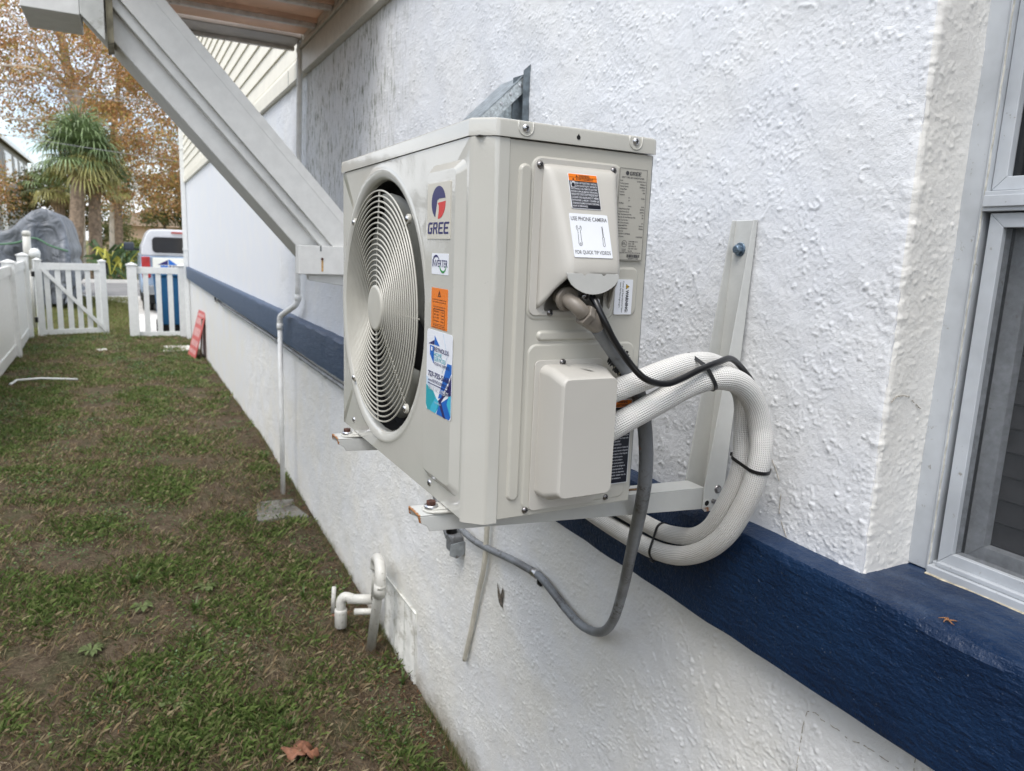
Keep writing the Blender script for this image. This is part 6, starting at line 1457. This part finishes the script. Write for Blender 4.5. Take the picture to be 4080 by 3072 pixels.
# individual fallen leaves and weeds that stand out
def lobed(x,y,r,rot,label,col='deadleaf',z=.03,group=None):
    mb=MB(); V=[(0,0,.006)]; n=22
    for k in range(n):
        a=2*math.pi*k/n; rr=r*(.55+.45*abs(math.cos(a*2.5+.4)))*random.uniform(.85,1.1); V.append((math.cos(a+rot)*rr,math.sin(a+rot)*rr,.012*math.sin(a*3+rot)+.008*random.random()))
    V=[(x+a,y+b,gz(x,y)+z+c) for a,b,c in V]; mb.add(V,[(0,i,i%n+1) for i in range(1,n+1)])
    o=mb.build('fallen_leaf',M[col],None,smooth=True,recalc=False); m=o.modifiers.new('s','SOLIDIFY'); m.thickness=.0012
    return tag(o,label,'leaf',group)
lobed(.045,1.47,.055,.3,'large crumpled brown leaf on the soil at the bottom of the picture')
lobed(.085,1.44,.035,2.2,'smaller brown leaf touching the large crumpled one')
lobed(.40,2.30,.03,1.0,'pale brown leaf beneath the valve pipe at the wall foot')
def tuft(x,y,n,h,label,spread=.5,w_=.0035):
    mb=MB(); z0=gz(x,y)-.01
    for i in range(n):
        a=random.uniform(0,6.28); l=h*random.uniform(.6,1.15); s_=spread*random.uniform(.3,1.2); px,py=-math.sin(a)*w_,math.cos(a)*w_
        b=len(mb.v); P=[]
        for t in (0,.4,.75,1): P.append((x+math.cos(a)*l*s_*t*t+random.uniform(-.01,.01)*(t==0),y+math.sin(a)*l*s_*t*t,z0+l*(t-.35*t*t*s_)))
        V=[]
        for j,p in enumerate(P[:-1]): k=1-.2*j; V+= [(p[0]-px*k,p[1]-py*k,p[2]),(p[0]+px*k,p[1]+py*k,p[2])]
        V.append(P[-1]); mb.add(V,[(0,1,3,2),(2,3,5,4),(4,5,6)])
    o=mb.build('grass_tuft',plain('tuft_green',(.075,.13,.028),.5,var=.4,vs=30),None,smooth=True,recalc=False); return tag(o,label,'grass tuft','taller grass tufts on the lawn')
tuft(.30,2.55,26,.10,'taller grass tuft around the valve pipe foot')
tuft(.53,1.72,12,.09,'grass tuft growing against the wall below the foundation vent')
tuft(-.20,2.62,24,.11,'grass tuft in the open lawn left of the valve pipe')
tuft(-.45,3.0,30,.10,'broad grass tuft farther up the lawn left of the pipes')
tuft(.05,1.62,16,.10,'grass tuft just beyond the crumpled brown leaf')
tuft(-.55,2.15,20,.08,'grass tuft near the left foreground of the lawn')
tuft(.50,4.9,16,.12,'grass tuft against the wall beyond the sunken concrete block')
def rosette(x,y,r,label):
    mb=MB(); z0=gz(x,y)+.012
    for i in range(11):
        a=i*2.4; l=r*random.uniform(.7,1.1); d_=Vector((math.cos(a),math.sin(a),0)); s_=Vector((-d_.y,d_.x,0))*l*.17; p=Vector((x,y,z0))
        mb.add([p,p+d_*l*.45-s_*.6+Vector((0,0,.012)),p+d_*l*.8-s_+Vector((0,0,.012)),p+d_*l+Vector((0,0,.002)),p+d_*l*.8+s_+Vector((0,0,.012)),p+d_*l*.45+s_*.6+Vector((0,0,.012))],[(0,1,2,3,4,5)])
    o=mb.build('weed_rosette',plain('rosette_green',(.10,.13,.045),.9,var=.25,vs=30),None,recalc=False); return tag(o,label,'weed','flat weed rosettes in the foreground')
rosette(-.30,1.95,.085,'flat pale green weed rosette in the lower left of the lawn')
rosette(-.42,2.75,.06,'weed rosette on the bare soil left of the tall tufts')
rosette(-.13,2.85,.065,'weed rosette nearest the taller tufts in mid lawn')
rosette(-.62,2.45,.06,'weed rosette at the left edge of the lawn')
